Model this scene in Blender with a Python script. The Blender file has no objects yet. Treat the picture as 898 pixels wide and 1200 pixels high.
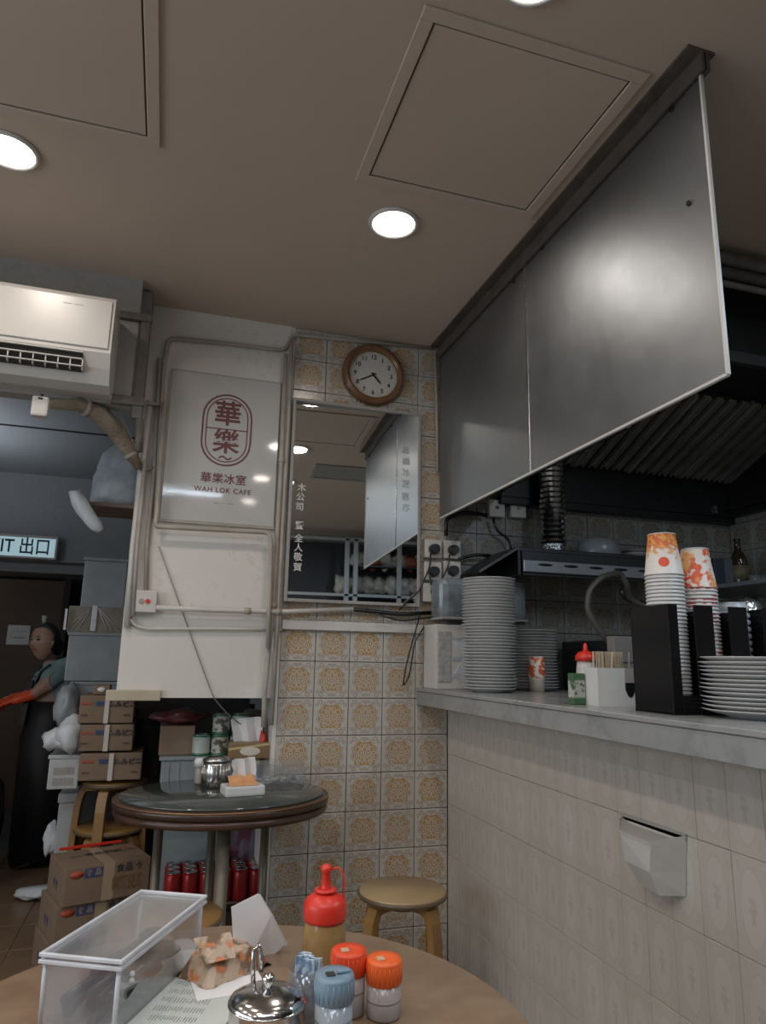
import bpy, bmesh, math, random
from mathutils import Vector, Matrix, Euler, noise as mnoise
rnd = random.Random(7)
PI = math.pi
V = Vector
col = bpy.context.scene.collection
sc = bpy.context.scene
# ------------------------------------------------------------------ camera (solved from tile grids of the photograph)
CF = 810.7808
CAM = V((-0.4563, -2.9308, 1.2184))
yaw, pitch, roll = 0.295501677, 0.211602718, 0.0190215147
fw = V((math.sin(yaw)*math.cos(pitch), math.cos(yaw)*math.cos(pitch), math.sin(pitch)))
r0 = V((math.cos(yaw), -math.sin(yaw), 0)); u0 = r0.cross(fw)
RT = r0*math.cos(roll)+u0*math.sin(roll); UP = u0*math.cos(roll)-r0*math.sin(roll)
cd = bpy.data.cameras.new('camera'); cam = bpy.data.objects.new('camera', cd); col.objects.link(cam)
cd.sensor_fit = 'VERTICAL'; cd.sensor_height = 36; cd.lens = CF/1200*36; cd.clip_start = .02
cam.matrix_world = Matrix(((RT.x, UP.x, -fw.x, CAM.x), (RT.y, UP.y, -fw.y, CAM.y), (RT.z, UP.z, -fw.z, CAM.z), (0, 0, 0, 1)))
sc.camera = cam
sc.view_settings.view_transform = 'Standard'; sc.view_settings.look = 'None'
sc.view_settings.gamma = 1; sc.view_settings.use_curve_mapping = False
sc.view_settings.exposure = -0.42
w = bpy.data.worlds.new('world'); sc.world = w; w.use_nodes = True
w.node_tree.nodes['Background'].inputs[0].default_value = (.6, .7, .8, 1)
w.node_tree.nodes['Background'].inputs[1].default_value = .05
def area(name, loc, size, power, colr, spread=180, sizey=None, rot=(0, 0, 0)):
    l = bpy.data.lights.new(name, 'AREA'); l.energy = power; l.color = colr
    l.shape = 'DISK' if sizey is None else 'RECTANGLE'; l.size = size
    if sizey: l.size_y = sizey
    l.spread = math.radians(spread)
    o = bpy.data.objects.new(name, l); col.objects.link(o); o.location = loc; o.rotation_euler = rot
    return o
WARM = (1, .89, .79); COOL = (.72, .86, 1)
LAMPS = [(.185, -.885), (.2, -1.84), (.2, -2.78), (.2, -3.7), (-1.03, -.85), (-1.03, -1.8), (-1.03, -2.75), (-1.03, -3.7),
         (-2.2, -.85), (-2.2, -1.8), (-2.2, -2.75), (-2.2, -3.7)]
for i, (x, y) in enumerate(LAMPS):
    area('lamp_light', (x, y, 2.694), .13, 3.6 if x > -.5 else 5.6, WARM, 165)
area('tube_light', (-.7, -3.25, 2.63), 1.2, 16, COOL, 180, .04)
area('window_fill_light', (-3.33, -2.6, 1.5), 3.2, 42, (.80, .90, 1), 180, 1.3, (PI/2, 0, -PI/2))  # added cool fill from the unseen left wall, brightens ceiling and steel screen
area('corridor_fill_light', (-1.9, 1.75, 2.1), .12, 8, (.85, .93, 1), 180, .9, (PI, 0, 0))  # added upward fill, no fixture; lifts the corridor ceiling and beam
area('kitchen_tube_light', (1.55, -2.6, 2.62), .05, 24, COOL, 180, 1.2)

def pxd(x, y): return RT*((x-449)/CF)-UP*((y-600)/CF)+fw
def P(x, y, Y): d = pxd(x, y); return CAM+d*((Y-CAM.y)/d.y)      # point seen at (x, y) on the plane at depth Y
def PX(x, y, X): d = pxd(x, y); return CAM+d*((X-CAM.x)/d.x)
def PZ(x, y, Z): d = pxd(x, y); return CAM+d*((Z-CAM.z)/d.z)
# ------------------------------------------------------------------ materials
class S:                                    # tiny expression wrapper over math nodes
    def __init__(s, nt, v): s.nt = nt; s.v = v
    def _m(s, op, *a):
        n = s.nt.nodes.new('ShaderNodeMath'); n.operation = op
        for i, q in enumerate((s,)+a):
            q = q.v if isinstance(q, S) else q
            if isinstance(q, (int, float)): n.inputs[i].default_value = q
            else: s.nt.links.new(q, n.inputs[i])
        return S(s.nt, n.outputs[0])
    def __add__(s, o): return s._m('ADD', o)
    __radd__ = __add__
    def __mul__(s, o): return s._m('MULTIPLY', o)
    __rmul__ = __mul__
    def __sub__(s, o): return s._m('SUBTRACT', o)
    def __rsub__(s, o): return (s*-1)+o
    def __truediv__(s, o): return s._m('DIVIDE', o)
    def abs(s): return s._m('ABSOLUTE')
    def pw(s, k): return s._m('POWER', k)
    def sqrt(s): return s._m('SQRT')
    def sin(s): return s._m('SINE')
    def cos(s): return s._m('COSINE')
    def frac(s): return s._m('FRACT')
    def mn(s, o): return s._m('MINIMUM', o)
    def mx(s, o): return s._m('MAXIMUM', o)
    def atan(s, o): return s._m('ARCTAN2', o)
    def gt(s, o, k=30.): return ((s-o)*k+.5)._clamp()
    def lt(s, o, k=30.): return ((s-o)*-k+.5)._clamp()
    def _clamp(s):
        n = s.nt.nodes.new('ShaderNodeClamp'); s.nt.links.new(s.v, n.inputs[0]); return S(s.nt, n.outputs[0])
def hyp(a, b): return (a*a+b*b).sqrt()
def coords(nt, kind='Object'):
    t = nt.nodes.new('ShaderNodeTexCoord'); x = nt.nodes.new('ShaderNodeSeparateXYZ'); nt.links.new(t.outputs[kind], x.inputs[0])
    return [S(nt, o) for o in x.outputs], t.outputs[kind]
def mixc(nt, f, a, b):
    n = nt.nodes.new('ShaderNodeMix'); n.data_type = 'RGBA'
    f = f.v if isinstance(f, S) else f
    if isinstance(f, float): n.inputs[0].default_value = f
    else: nt.links.new(f, n.inputs[0])
    for i, q in ((6, a), (7, b)):
        if isinstance(q, tuple): n.inputs[i].default_value = q[:3]+(1,)
        else: nt.links.new(q, n.inputs[i])
    return n.outputs[2]
def noise(nt, vec, scale, detail=3, rough=.5):
    n = nt.nodes.new('ShaderNodeTexNoise'); n.inputs['Scale'].default_value = scale
    n.inputs['Detail'].default_value = detail; n.inputs['Roughness'].default_value = rough
    if vec is not None: nt.links.new(vec, n.inputs['Vector'])
    return S(nt, n.outputs[0])
MC = {}
def mat(name, c, rough=.5, metal=0, var=.12, scale=12, bump=0, bscale=60, **kw):
    if name in MC: return MC[name]
    m = bpy.data.materials.new(name); m.use_nodes = True; nt = m.node_tree; b = nt.nodes['Principled BSDF']
    _, vec = coords(nt)
    if var > 0:
        n = noise(nt, vec, scale)
        k = tuple(max(0, q*(1-2.2*var)) for q in c)
        nt.links.new(mixc(nt, n, k, tuple(min(1, q*(1+1.2*var)) for q in c)), b.inputs['Base Color'])
    else: b.inputs['Base Color'].default_value = tuple(c)+(1,)
    b.inputs['Roughness'].default_value = rough; b.inputs['Metallic'].default_value = metal
    for k, v in kw.items(): b.inputs[k.replace('_', ' ')].default_value = v
    if bump:
        bn = nt.nodes.new('ShaderNodeBump'); bn.inputs['Strength'].default_value = bump; bn.inputs['Distance'].default_value = .01
        nt.links.new(noise(nt, vec, bscale).v, bn.inputs['Height']); nt.links.new(bn.outputs[0], b.inputs['Normal'])
    MC[name] = m; return m
def patmat(name, fn, rough=.35, metal=0, spec=.5):
    m = bpy.data.materials.new(name); m.use_nodes = True; nt = m.node_tree; b = nt.nodes['Principled BSDF']
    c = fn(nt); nt.links.new(c, b.inputs['Base Color'])
    b.inputs['Roughness'].default_value = rough; b.inputs['Metallic'].default_value = metal
    b.inputs['Specular IOR Level'].default_value = spec
    MC[name] = m; return m
def clearmat(name, c=(.8, .85, .9), dens=.3, rough=.25, gloss=.25):
    m = bpy.data.materials.new(name); m.use_nodes = True; nt = m.node_tree
    for n in list(nt.nodes):
        if n.type == 'BSDF_PRINCIPLED': nt.nodes.remove(n)
    out = [n for n in nt.nodes if n.type == 'OUTPUT_MATERIAL'][0]
    t = nt.nodes.new('ShaderNodeBsdfTransparent'); d = nt.nodes.new('ShaderNodeBsdfDiffuse'); g = nt.nodes.new('ShaderNodeBsdfGlossy')
    d.inputs[0].default_value = c+(1,); g.inputs['Roughness'].default_value = rough; g.inputs[0].default_value = (.9, .9, .9, 1)
    _, vec = coords(nt); nz = noise(nt, vec, 18)
    a = nt.nodes.new('ShaderNodeMixShader'); nt.links.new((nz*dens*1.2+dens*.4).v, a.inputs[0])
    nt.links.new(t.outputs[0], a.inputs[1]); nt.links.new(d.outputs[0], a.inputs[2])
    e = nt.nodes.new('ShaderNodeMixShader'); f = nt.nodes.new('ShaderNodeLayerWeight'); f.inputs[0].default_value = .35
    nt.links.new((S(nt, f.outputs['Fresnel'])*gloss*1.6+gloss*.12).v, e.inputs[0])
    nt.links.new(a.outputs[0], e.inputs[1]); nt.links.new(g.outputs[0], e.inputs[2]); nt.links.new(e.outputs[0], out.inputs[0])
    MC[name] = m; return m
def emis(name, c, s):
    m = bpy.data.materials.new(name); m.use_nodes = True; b = m.node_tree.nodes['Principled BSDF']
    b.inputs['Base Color'].default_value = c+(1,); b.inputs['Emission Color'].default_value = c+(1,); b.inputs['Emission Strength'].default_value = s
    MC[name] = m; return m

def paint(name, c, dirt, rough=.55, sc1=2.5, amt=.5, thr=.55):
    def fn(nt):
        _, v = coords(nt)
        n1 = noise(nt, v, sc1, 6, .6); n2 = noise(nt, v, sc1*14, 4, .7)
        base = mixc(nt, (n1-.3)*.8, tuple(q*.88 for q in c), tuple(min(1, q*1.06) for q in c))
        return mixc(nt, (n2*n1*1.9).gt(thr, 6)*amt, base, dirt)
    return patmat(name, fn, rough)
M_ceil = paint('ceiling_paint', (.56, .45, .365), (.42, .33, .26), .75, 1.3, .3, .72)
M_wall = paint('cream_wall_paint', (.74, .72, .68), (.50, .46, .40), .5, 2.2, .45, .62)
M_grey = paint('grey_wall_paint', (.36, .345, .325), (.25, .24, .23), .6, 2, .4, .6)
M_corr = paint('blue_grey_paint', (.33, .345, .365), (.24, .25, .27), .4, 2, .4, .6)
M_dark = mat('near_black_matte', (.035, .033, .032), .7)  # even near-black for gaps, backings, recess and doorway walls
M_grout = mat('grout', (.26, .235, .20), .9, bump=.3)
M_grout2 = mat('pale_grout', (.52, .49, .44), .9)
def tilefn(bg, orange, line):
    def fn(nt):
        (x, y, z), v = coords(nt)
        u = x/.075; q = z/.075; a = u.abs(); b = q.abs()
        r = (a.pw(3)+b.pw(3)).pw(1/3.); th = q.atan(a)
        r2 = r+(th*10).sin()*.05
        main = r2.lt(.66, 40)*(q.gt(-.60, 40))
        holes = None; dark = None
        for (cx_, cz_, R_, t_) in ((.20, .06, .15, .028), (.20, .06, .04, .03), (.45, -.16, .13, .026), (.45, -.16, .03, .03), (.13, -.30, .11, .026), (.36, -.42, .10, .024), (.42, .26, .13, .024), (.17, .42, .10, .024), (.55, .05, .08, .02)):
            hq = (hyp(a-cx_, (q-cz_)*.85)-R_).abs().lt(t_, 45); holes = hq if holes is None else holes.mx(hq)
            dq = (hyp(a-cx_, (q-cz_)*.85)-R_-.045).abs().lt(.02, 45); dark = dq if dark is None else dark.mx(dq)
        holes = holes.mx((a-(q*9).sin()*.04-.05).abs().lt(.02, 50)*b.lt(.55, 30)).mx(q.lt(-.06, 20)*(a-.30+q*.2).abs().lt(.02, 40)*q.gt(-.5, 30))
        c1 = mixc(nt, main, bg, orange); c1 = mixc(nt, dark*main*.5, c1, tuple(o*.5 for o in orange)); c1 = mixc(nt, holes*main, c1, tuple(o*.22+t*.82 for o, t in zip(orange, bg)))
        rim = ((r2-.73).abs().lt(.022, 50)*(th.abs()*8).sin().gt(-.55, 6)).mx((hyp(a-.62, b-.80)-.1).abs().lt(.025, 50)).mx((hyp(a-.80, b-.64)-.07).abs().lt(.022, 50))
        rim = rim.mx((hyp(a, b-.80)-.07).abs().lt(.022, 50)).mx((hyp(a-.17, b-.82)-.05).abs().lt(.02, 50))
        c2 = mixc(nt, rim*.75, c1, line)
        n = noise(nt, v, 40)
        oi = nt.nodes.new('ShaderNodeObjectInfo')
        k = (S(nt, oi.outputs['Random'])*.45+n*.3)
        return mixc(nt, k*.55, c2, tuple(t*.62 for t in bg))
    return fn
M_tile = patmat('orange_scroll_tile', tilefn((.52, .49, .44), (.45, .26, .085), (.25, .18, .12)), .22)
M_tile_dim = patmat('dimmed_scroll_tile', tilefn((.265, .26, .24), (.15, .11, .06), (.10, .085, .07)), .4)  # darker, greyer copy of the scroll tile; kitchen dimness put into its colour
def ctile(nt):
    (x, y, z), v = coords(nt)
    u = y/.05; q = z/.1; a = u.abs(); b = q.abs()
    e = hyp(a/.62, b/.78); n = noise(nt, v, 60)
    med = e.lt(1, 14); ring = (e-1.0).abs().lt(.05, 25)
    fl = (hyp(a/.30, b/.42)+(q.atan(a)*6).sin()*.22).lt(.62, 14)*(n).gt(.42, 8)
    cor = hyp(a-.85, b-.85).lt(.3, 12)*n.gt(.5, 8)
    c = mixc(nt, med*.5, (.50, .46, .41), (.56, .53, .49))
    c = mixc(nt, (ring.mx(cor))*.30, c, (.40, .37, .32))
    c = mixc(nt, fl*.5, c, (.37, .345, .30))
    oi = nt.nodes.new('ShaderNodeObjectInfo')
    return mixc(nt, S(nt, oi.outputs['Random'])*.14, c, (.34, .29, .24))
M_ctile = patmat('cream_medallion_tile', ctile, .32)
def marble(nt):
    _, v = coords(nt)
    n = noise(nt, v, 3.5, 8, .65); n2 = noise(nt, v, 14, 5, .6)
    vein = ((n-.5).abs()).lt(.03, 18)
    c = mixc(nt, n2, (.23, .24, .24), (.36, .36, .355))
    return mixc(nt, vein*.5, c, (.20, .21, .22))
M_marble = patmat('grey_marble', marble, .22)
def brushed(name, c, rough):
    m = bpy.data.materials.new(name); m.use_nodes = True; nt = m.node_tree; b = nt.nodes['Principled BSDF']
    _, v = coords(nt); mp = nt.nodes.new('ShaderNodeMapping'); mp.inputs['Scale'].default_value = (1, 1.2, 1.2); nt.links.new(v, mp.inputs[0])
    n = noise(nt, mp.outputs[0], 3, 6, .6); n2 = noise(nt, mp.outputs[0], 40, 3)
    nt.links.new(mixc(nt, n, tuple(q*.75 for q in c), c), b.inputs['Base Color']); b.inputs['Metallic'].default_value = 1
    nt.links.new((n*.16+n2*.05+rough-.1).v, b.inputs['Roughness'])
    bn = nt.nodes.new('ShaderNodeBump'); bn.inputs['Strength'].default_value = .12; bn.inputs['Distance'].default_value = .02
    nt.links.new(noise(nt, v, 5, 2).v, bn.inputs['Height']); nt.links.new(bn.outputs[0], b.inputs['Normal'])
    MC[name] = m; return m
M_steel = brushed('greasy_stainless_sheet', (.35, .372, .395), .43)
M_steel2 = brushed('stainless_steel', (.6, .6, .6), .25)
M_chrome = mat('chrome', (.62, .61, .6), .14, 1, 0)
M_dkst = brushed('dark_greasy_steel', (.075, .08, .085), .4)
M_mirror = mat('mirror_glass', (.80, .84, .84), .015, 1, 0)
M_pvc = mat('painted_conduit', (.42, .38, .33), .5, scale=9, var=.2)
M_pvcw = mat('white_plastic', (.58, .56, .53), .4, var=.06)
M_black = mat('black_plastic', (.012, .012, .013), .3, var=0)
M_blackg = mat('black_gloss_acrylic', (.006, .006, .007), .2, var=0, Specular_IOR_Level=.25)
M_white = mat('white_ceramic', (.66, .66, .65), .12, var=.03)
M_paper = mat('white_paper', (.74, .74, .75), .8, var=.03)
M_red = mat('red_plastic', (.68, .035, .02), .35, var=.04)
M_orange = mat('orange_plastic', (.82, .13, .025), .35, var=.04)
M_blue = mat('dusty_blue_plastic', (.19, .28, .36), .35, var=.06)
M_woodl = mat('honey_wood', (.30, .165, .055), .35, scale=8, var=.25)
M_woods = mat('stool_seat_wood', (.43, .31, .17), .3, scale=5, var=.1)
M_woodd = mat('dark_wood', (.062, .034, .022), .3, scale=8, var=.3)
def woodfn(c1, c2, sx=(1, 9, 9)):
    def fn(nt):
        _, v = coords(nt); mp = nt.nodes.new('ShaderNodeMapping'); mp.inputs['Scale'].default_value = sx; nt.links.new(v, mp.inputs[0])
        n = noise(nt, mp.outputs[0], 6, 6, .6); n2 = noise(nt, v, 16, 4)
        return mixc(nt, (n-.32)*1.9*.7+n2*.3, c1, c2)
    return fn
M_table = patmat('tan_laminate', woodfn((.20, .125, .075), (.35, .245, .165), (2, 3, 3)), .3)
M_card = mat('brown_cardboard', (.235, .165, .115), .85, var=.1)
M_tape = mat('pale_packing_tape', (.40, .31, .22), .35, var=.05)
M_clear = clearmat('clear_plastic', (.75, .79, .84), .09, .12, .3)
M_frost = clearmat('frosted_plastic', (.55, .60, .66), .55, .35, .25)
M_bag = clearmat('thin_white_bag', (.80, .84, .90), .6, .3, .4)
M_bin = mat('grey_translucent_bin', (.25, .28, .30), .4, var=.12)
M_floor = patmat('tan_floor_tile', woodfn((.17, .11, .07), (.26, .18, .12), (2, 2, 2)), .3)
M_skin = mat('skin', (.42, .25, .18), .5, var=.06)
M_lampw = emis('lamp_glow', (1, .95, .88), 7)
# ------------------------------------------------------------------ builders
class MB:
    def __init__(s): s.b = bmesh.new(); s.mi = 0
    def _v(s, pts): return [s.b.verts.new(p) for p in pts]
    def _f(s, vs):
        try: f = s.b.faces.new(vs); f.material_index = s.mi; return f
        except ValueError: return None
    def box(s, a, b, bev=0, M=None):
        x0, y0, z0 = a; x1, y1, z1 = b
        n0 = len(s.b.verts); ps = [(x, y, z) for z in (z0, z1) for (x, y) in ((x0, y0), (x1, y0), (x1, y1), (x0, y1))]
        if M is not None: ps = [M @ V(p) for p in ps]
        v = s._v(ps)
        fs = [s._f([v[i] for i in q]) for q in ((3, 2, 1, 0), (4, 5, 6, 7), (0, 1, 5, 4), (1, 2, 6, 5), (2, 3, 7, 6), (3, 0, 4, 7))]
        if bev:
            es = list({e for f in fs for e in f.edges})
            r = bmesh.ops.bevel(s.b, geom=es, offset=bev, segments=1 if bev < .003 else 2, affect='EDGES', profile=.6)
            for f in r['faces']: f.material_index = s.mi
        return s
    def ring(s, c, ax, r, n, ry=None):
        ax = V(ax).normalized(); t = V((0, 0, 1)) if abs(ax.z) < .9 else V((1, 0, 0))
        e1 = t.cross(ax).normalized(); e2 = ax.cross(e1)
        return [s.b.verts.new(V(c)+e1*r*math.cos(2*PI*i/n)+e2*(ry or r)*math.sin(2*PI*i/n)) for i in range(n)]
    def bridge(s, a, b):
        n = len(a)
        for i in range(n):
            f = s._f((a[i], a[(i+1) % n], b[(i+1) % n], b[i]))
            if f: f.smooth = True
    def cyl(s, p0, p1, r0, r1=None, n=16, cap=True):
        r1 = r0 if r1 is None else r1; ax = V(p1)-V(p0)
        a = s.ring(p0, ax, r0, n); b = s.ring(p1, ax, r1, n); s.bridge(a, b)
        if cap: s._f(a[::-1]); s._f(b)
        return s
    def lathe(s, prof, c=(0, 0, 0), n=24, sx=1, sy=1, closed=False):   # prof: (r, z)
        c = V(c); rs = []
        for (r, z) in prof:
            if r < 1e-6: rs.append([s.b.verts.new(c+V((0, 0, z)))])
            else: rs.append([s.b.verts.new(c+V((r*sx*math.cos(2*PI*i/n), r*sy*math.sin(2*PI*i/n), z))) for i in range(n)])
        for a, b in zip(rs, rs[1:]+([rs[0]] if closed else [])):
            if len(a) == 1 and len(b) == 1: continue
            for i in range(n):
                j = (i+1) % n
                if len(a) == 1: f = s._f((a[0], b[j], b[i]))
                elif len(b) == 1: f = s._f((a[i], a[j], b[0]))
                else: f = s._f((a[i], a[j], b[j], b[i]))
                if f: f.smooth = True
        return s
    def tube(s, pts, r, n=8, rs=None, cap=True):
        pts = [V(p) for p in pts]; prev = None; rings = []; e1 = None
        for i, p in enumerate(pts):
            d = (pts[min(i+1, len(pts)-1)]-pts[max(i-1, 0)]).normalized()
            if e1 is None:
                t = V((0, 0, 1)) if abs(d.z) < .9 else V((1, 0, 0)); e1 = t.cross(d).normalized()
            else: e1 = (e1-d*e1.dot(d)).normalized()
            e2 = d.cross(e1); rr = rs[i] if rs else r
            rings.append([s.b.verts.new(p+e1*rr*math.cos(2*PI*k/n)+e2*rr*math.sin(2*PI*k/n)) for k in range(n)])
        for a, b in zip(rings, rings[1:]): s.bridge(a, b)
        if cap: s._f(rings[0][::-1]); s._f(rings[-1])
        return s
    def prism(s, poly, d):           # poly: 3d points, extruded by vector d
        d = V(d); a = s._v(poly); b = s._v([V(p)+d for p in poly]); n = len(a)
        s._f(a[::-1]); s._f(b)
        for i in range(n): s._f((a[i], a[(i+1) % n], b[(i+1) % n], b[i]))
        return s
    def torus(s, c, R_, r, n=32, m=8, ax='z', sx=1, sy=1):
        pr = [(R_+r*math.cos(2*PI*k/m), r*math.sin(2*PI*k/m)) for k in range(m)]
        rs = []
        for i in range(n):
            t = 2*PI*i/n; rr = []
            for (q, z) in pr:
                p = V((q*math.cos(t)*sx, q*math.sin(t)*sy, z))
                if ax == 'y': p = V((p.x, p.z, p.y))
                if ax == 'x': p = V((p.z, p.x, p.y))
                rr.append(s.b.verts.new(V(c)+p))
            rs.append(rr)
        for i in range(n): s.bridge(rs[i], rs[(i+1) % n])
        return s
    def blob(s, c, rx, ry, rz, seed=0, amp=.15, sub=3):
        q = bmesh.ops.create_icosphere(s.b, subdivisions=sub, radius=1); o = V((seed*3.7, seed*1.3, seed*2.1))
        for v in q['verts']:
            p = v.co.copy(); k = 1+amp*(1.5*mnoise.noise(p*1.3+o)+1.6*abs(mnoise.noise(p*2.8+o))-.4+.8*abs(mnoise.noise(p*6+o)))
            v.co = V(c)+V((p.x*rx*k, p.y*ry*k, p.z*rz*k))
        return s
    def build(s, name, m, parent=None, loc=None, rot=None, smooth=None):
        bmesh.ops.recalc_face_normals(s.b, faces=s.b.faces[:])
        me = bpy.data.meshes.new(name); s.b.to_mesh(me); s.b.free()
        for q in (m if isinstance(m, (list, tuple)) else [m]): me.materials.append(q)
        if smooth is not None:
            for p in me.polygons: p.use_smooth = smooth
        o = bpy.data.objects.new(name, me); col.objects.link(o)
        if parent: o.parent = parent
        if loc is not None: o.location = loc
        if rot is not None: o.rotation_euler = rot
        return o
def tag(o, label, cat, group=None, kind=None):
    o['label'] = label; o['category'] = cat
    if group: o['group'] = group
    if kind: o['kind'] = kind
    return o
def thing(name, label, cat, loc=(0, 0, 0), rz=0, group=None):
    o = bpy.data.objects.new(name, None); col.objects.link(o); o.location = loc; o.rotation_euler = (0, 0, rz); o.empty_display_size = .05
    return tag(o, label, cat, group)
def struct(o): o['kind'] = 'structure'; return o
def dup(o, parent=None, loc=None, rot=None, label=None):
    c = o.copy(); col.objects.link(c); c.parent = parent
    if loc is not None: c.location = loc
    if rot is not None: c.rotation_euler = rot
    if label: c['label'] = label
    for ch in [q for q in KIDS(o)]: dup(ch, c)
    return c
def KIDS(o): return [q for q in list(col.objects) if q.parent == o]
ORD = ['', 'topmost', 'second', 'third', 'fourth', 'fifth', 'sixth', 'seventh', 'eighth', 'ninth', 'tenth', 'eleventh', 'twelfth', 'thirteenth', 'fourteenth', 'fifteenth', 'sixteenth', 'seventeenth', 'eighteenth', 'nineteenth', 'twentieth']
def ordn(k):
    if k <= 20: return ORD[k]
    t = {2: 'twenty', 3: 'thirty', 4: 'forty'}[k//10]
    if k % 10 == 0: return {30: 'thirtieth', 40: 'fortieth'}[k]
    return t+'-'+('first' if k % 10 == 1 else ORD[k % 10])
def fromtop(k): return 'topmost' if k == 1 else ordn(k)+' from the top'
FONT = None
def text(name, s, size, m, parent, loc, rot, bold=0, ext=.0004, align='CENTER', sx=1, spacing=1, line=1):
    c = bpy.data.curves.new('t', 'FONT'); c.body = s; c.size = size; c.extrude = ext; c.offset = bold
    c.align_x = align; c.align_y = 'CENTER'; c.resolution_u = 3; c.space_character = spacing; c.space_line = line
    t = bpy.data.objects.new('t', c); col.objects.link(t)
    dg = bpy.context.evaluated_depsgraph_get(); me = bpy.data.meshes.new_from_object(t.evaluated_get(dg)); bpy.data.objects.remove(t)
    me.materials.clear(); me.materials.append(m); me.name = name
    o = bpy.data.objects.new(name, me); col.objects.link(o); o.parent = parent; o.location = loc; o.rotation_euler = rot; o.scale = (sx, 1, 1)
    return o
FR = (PI/2, 0, 0)       # lettering that faces -Y
# ================================================================== SETTING
ceil = struct(MB().box((-3.4, -5.2, 2.71), (2.6, .3, 2.8)).build('ceiling', M_ceil))
MB().box((-3.4, -.13, 2.62), (-.626, 3.05, 2.7)).build('corridor_ceiling', M_corr, ceil)
MB().box((-2.4, 1.7, 2.612), (-.4, 1.712, 2.6215)).build('seam', M_dark, ceil)
MB().box((-2.4, .9, 2.612), (-.4, .906, 2.6215)).build('seam', M_dark, ceil)
floor = struct(MB().box((-3.4, -5.2, -.1), (2.6, 4.2, -.004)).build('floor', M_grout))
for nm, a, b, m in (('wall_left', (-3.5, -5.2, 0), (-3.4, 4.2, 2.8), M_wall), ('wall_front', (-3.4, -5.3, 0), (2.6, -5.2, 2.8), M_grey)):
    struct(MB().box(a, b).build(nm, m))
wb = struct(MB().box((0, .012, 0), (2.6, .35, 2.71)).build('wall_back', M_grout))
MB().box((-.016, .004, 0), (0, .35, 2.71)).build('corner_bead', M_wall, wb)
wr = struct(MB().box((2.382, -5.2, 0), (2.6, .35, 2.71)).build('wall_right', M_grout))
# tiles of the back wall
tm = MB().box((-.0735, 0, -.0735), (.0735, .012, .0735), .0022)
tile0 = tm.build('tile', M_tile, wb); tile0.location = (.075, 0, .085)
def tile(parent, src, loc, rot=(0, 0, 0), m=None):
    c = src.copy(); col.objects.link(c); c.parent = parent; c.location = loc; c.rotation_euler = rot; return c
first = True
for k in range(5):
    for j in range(18):
        z = .085+j*.15
        jit = rnd.uniform(0, .0012)
        if k == 4:
            if 1.04 < z < 1.11: continue
        if first: first = False; continue
        if k == 4 and z < 1.05: 
            tile(wb, tile0, (.075+k*.15, jit, z))
        else: tile(wb, tile0, (.075+k*.15, jit, z), (rnd.uniform(-.004, .004), 0, 0))
tg = tile0.copy(); tg.data = tile0.data.copy(); tg.data.materials[0] = M_tile_dim; col.objects.link(tg); tg.parent = wb; tg.location = (.825, 0, 1.135)
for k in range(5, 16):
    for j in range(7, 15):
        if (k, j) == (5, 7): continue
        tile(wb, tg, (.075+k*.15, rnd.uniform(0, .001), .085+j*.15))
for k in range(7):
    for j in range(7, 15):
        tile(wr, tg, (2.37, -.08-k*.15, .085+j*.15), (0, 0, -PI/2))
# overhead boxed wall left of the pillar
wl = struct(MB().box((-.625, 0, 1.06), (-.017, .3, 2.71)).build('wall_back_boxed', M_wall)); wl.name = 'wall_back_left'
MB().box((-.66, -.022, 1.05), (-.46, 0, 1.09), .003).build('cream_plank', mat('cream_plank', (.50, .44, .33), .5), wl)
# bulkhead that carries the air conditioner
bk = struct(MB().box((-3.4, -.2, 2.17), (-.662, -.13, 2.71)).build('wall_bulkhead', M_grey)); bk.name = 'wall_back_bulkhead'
# corridor
cb = struct(MB().box((-3.4, 3.0, 1.93), (-.2, 3.2, 2.7)).build('wall_corridor', M_corr)); cb.name = 'wall_back_corridor'
MB().box((-3.4, 3.2, 1.86), (-.2, 3.95, 1.95)).build('low_ceiling', M_corr, cb)
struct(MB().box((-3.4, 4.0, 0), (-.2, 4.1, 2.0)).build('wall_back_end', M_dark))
struct(MB().box((-.2, 1.02, 0), (-.1, 4.0, 2.7)).build('wall_right_corridor', M_corr))
win = struct(MB().box((-3.4, -4.3, .82), (-3.37, -.9, .87)).box((-3.4, -4.3, 2.13), (-3.37, -.9, 2.18)).build('window_added_1', M_pvcw))  # window added out of view; its glowing panes serve as cool fill
for k in range(5): MB().box((-3.4, -4.3+k*.84, .87), (-3.375, -4.26+k*.84, 2.13)).build('mullion', M_pvcw, win)
for k in range(4): MB().box((-3.398, -4.26+k*.84, .87), (-3.392, -3.46+k*.84, 2.13)).build('pane', emis('window_fill_glow_%d' % k, (.62, .74, .85), .9), win)
# floor tiles
ft = MB().box((-.1485, -.1485, -.004), (.1485, .1485, .002), .0015).build('tile', M_floor, floor, (-2.033, -1.05, 0))
for i in range(9):
    for j in range(15):
        if i == j == 0: continue
        tile(floor, ft, (-2.033+i*.3, -1.05+j*.3+.0, rnd.uniform(-.0006, .0006)))
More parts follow.
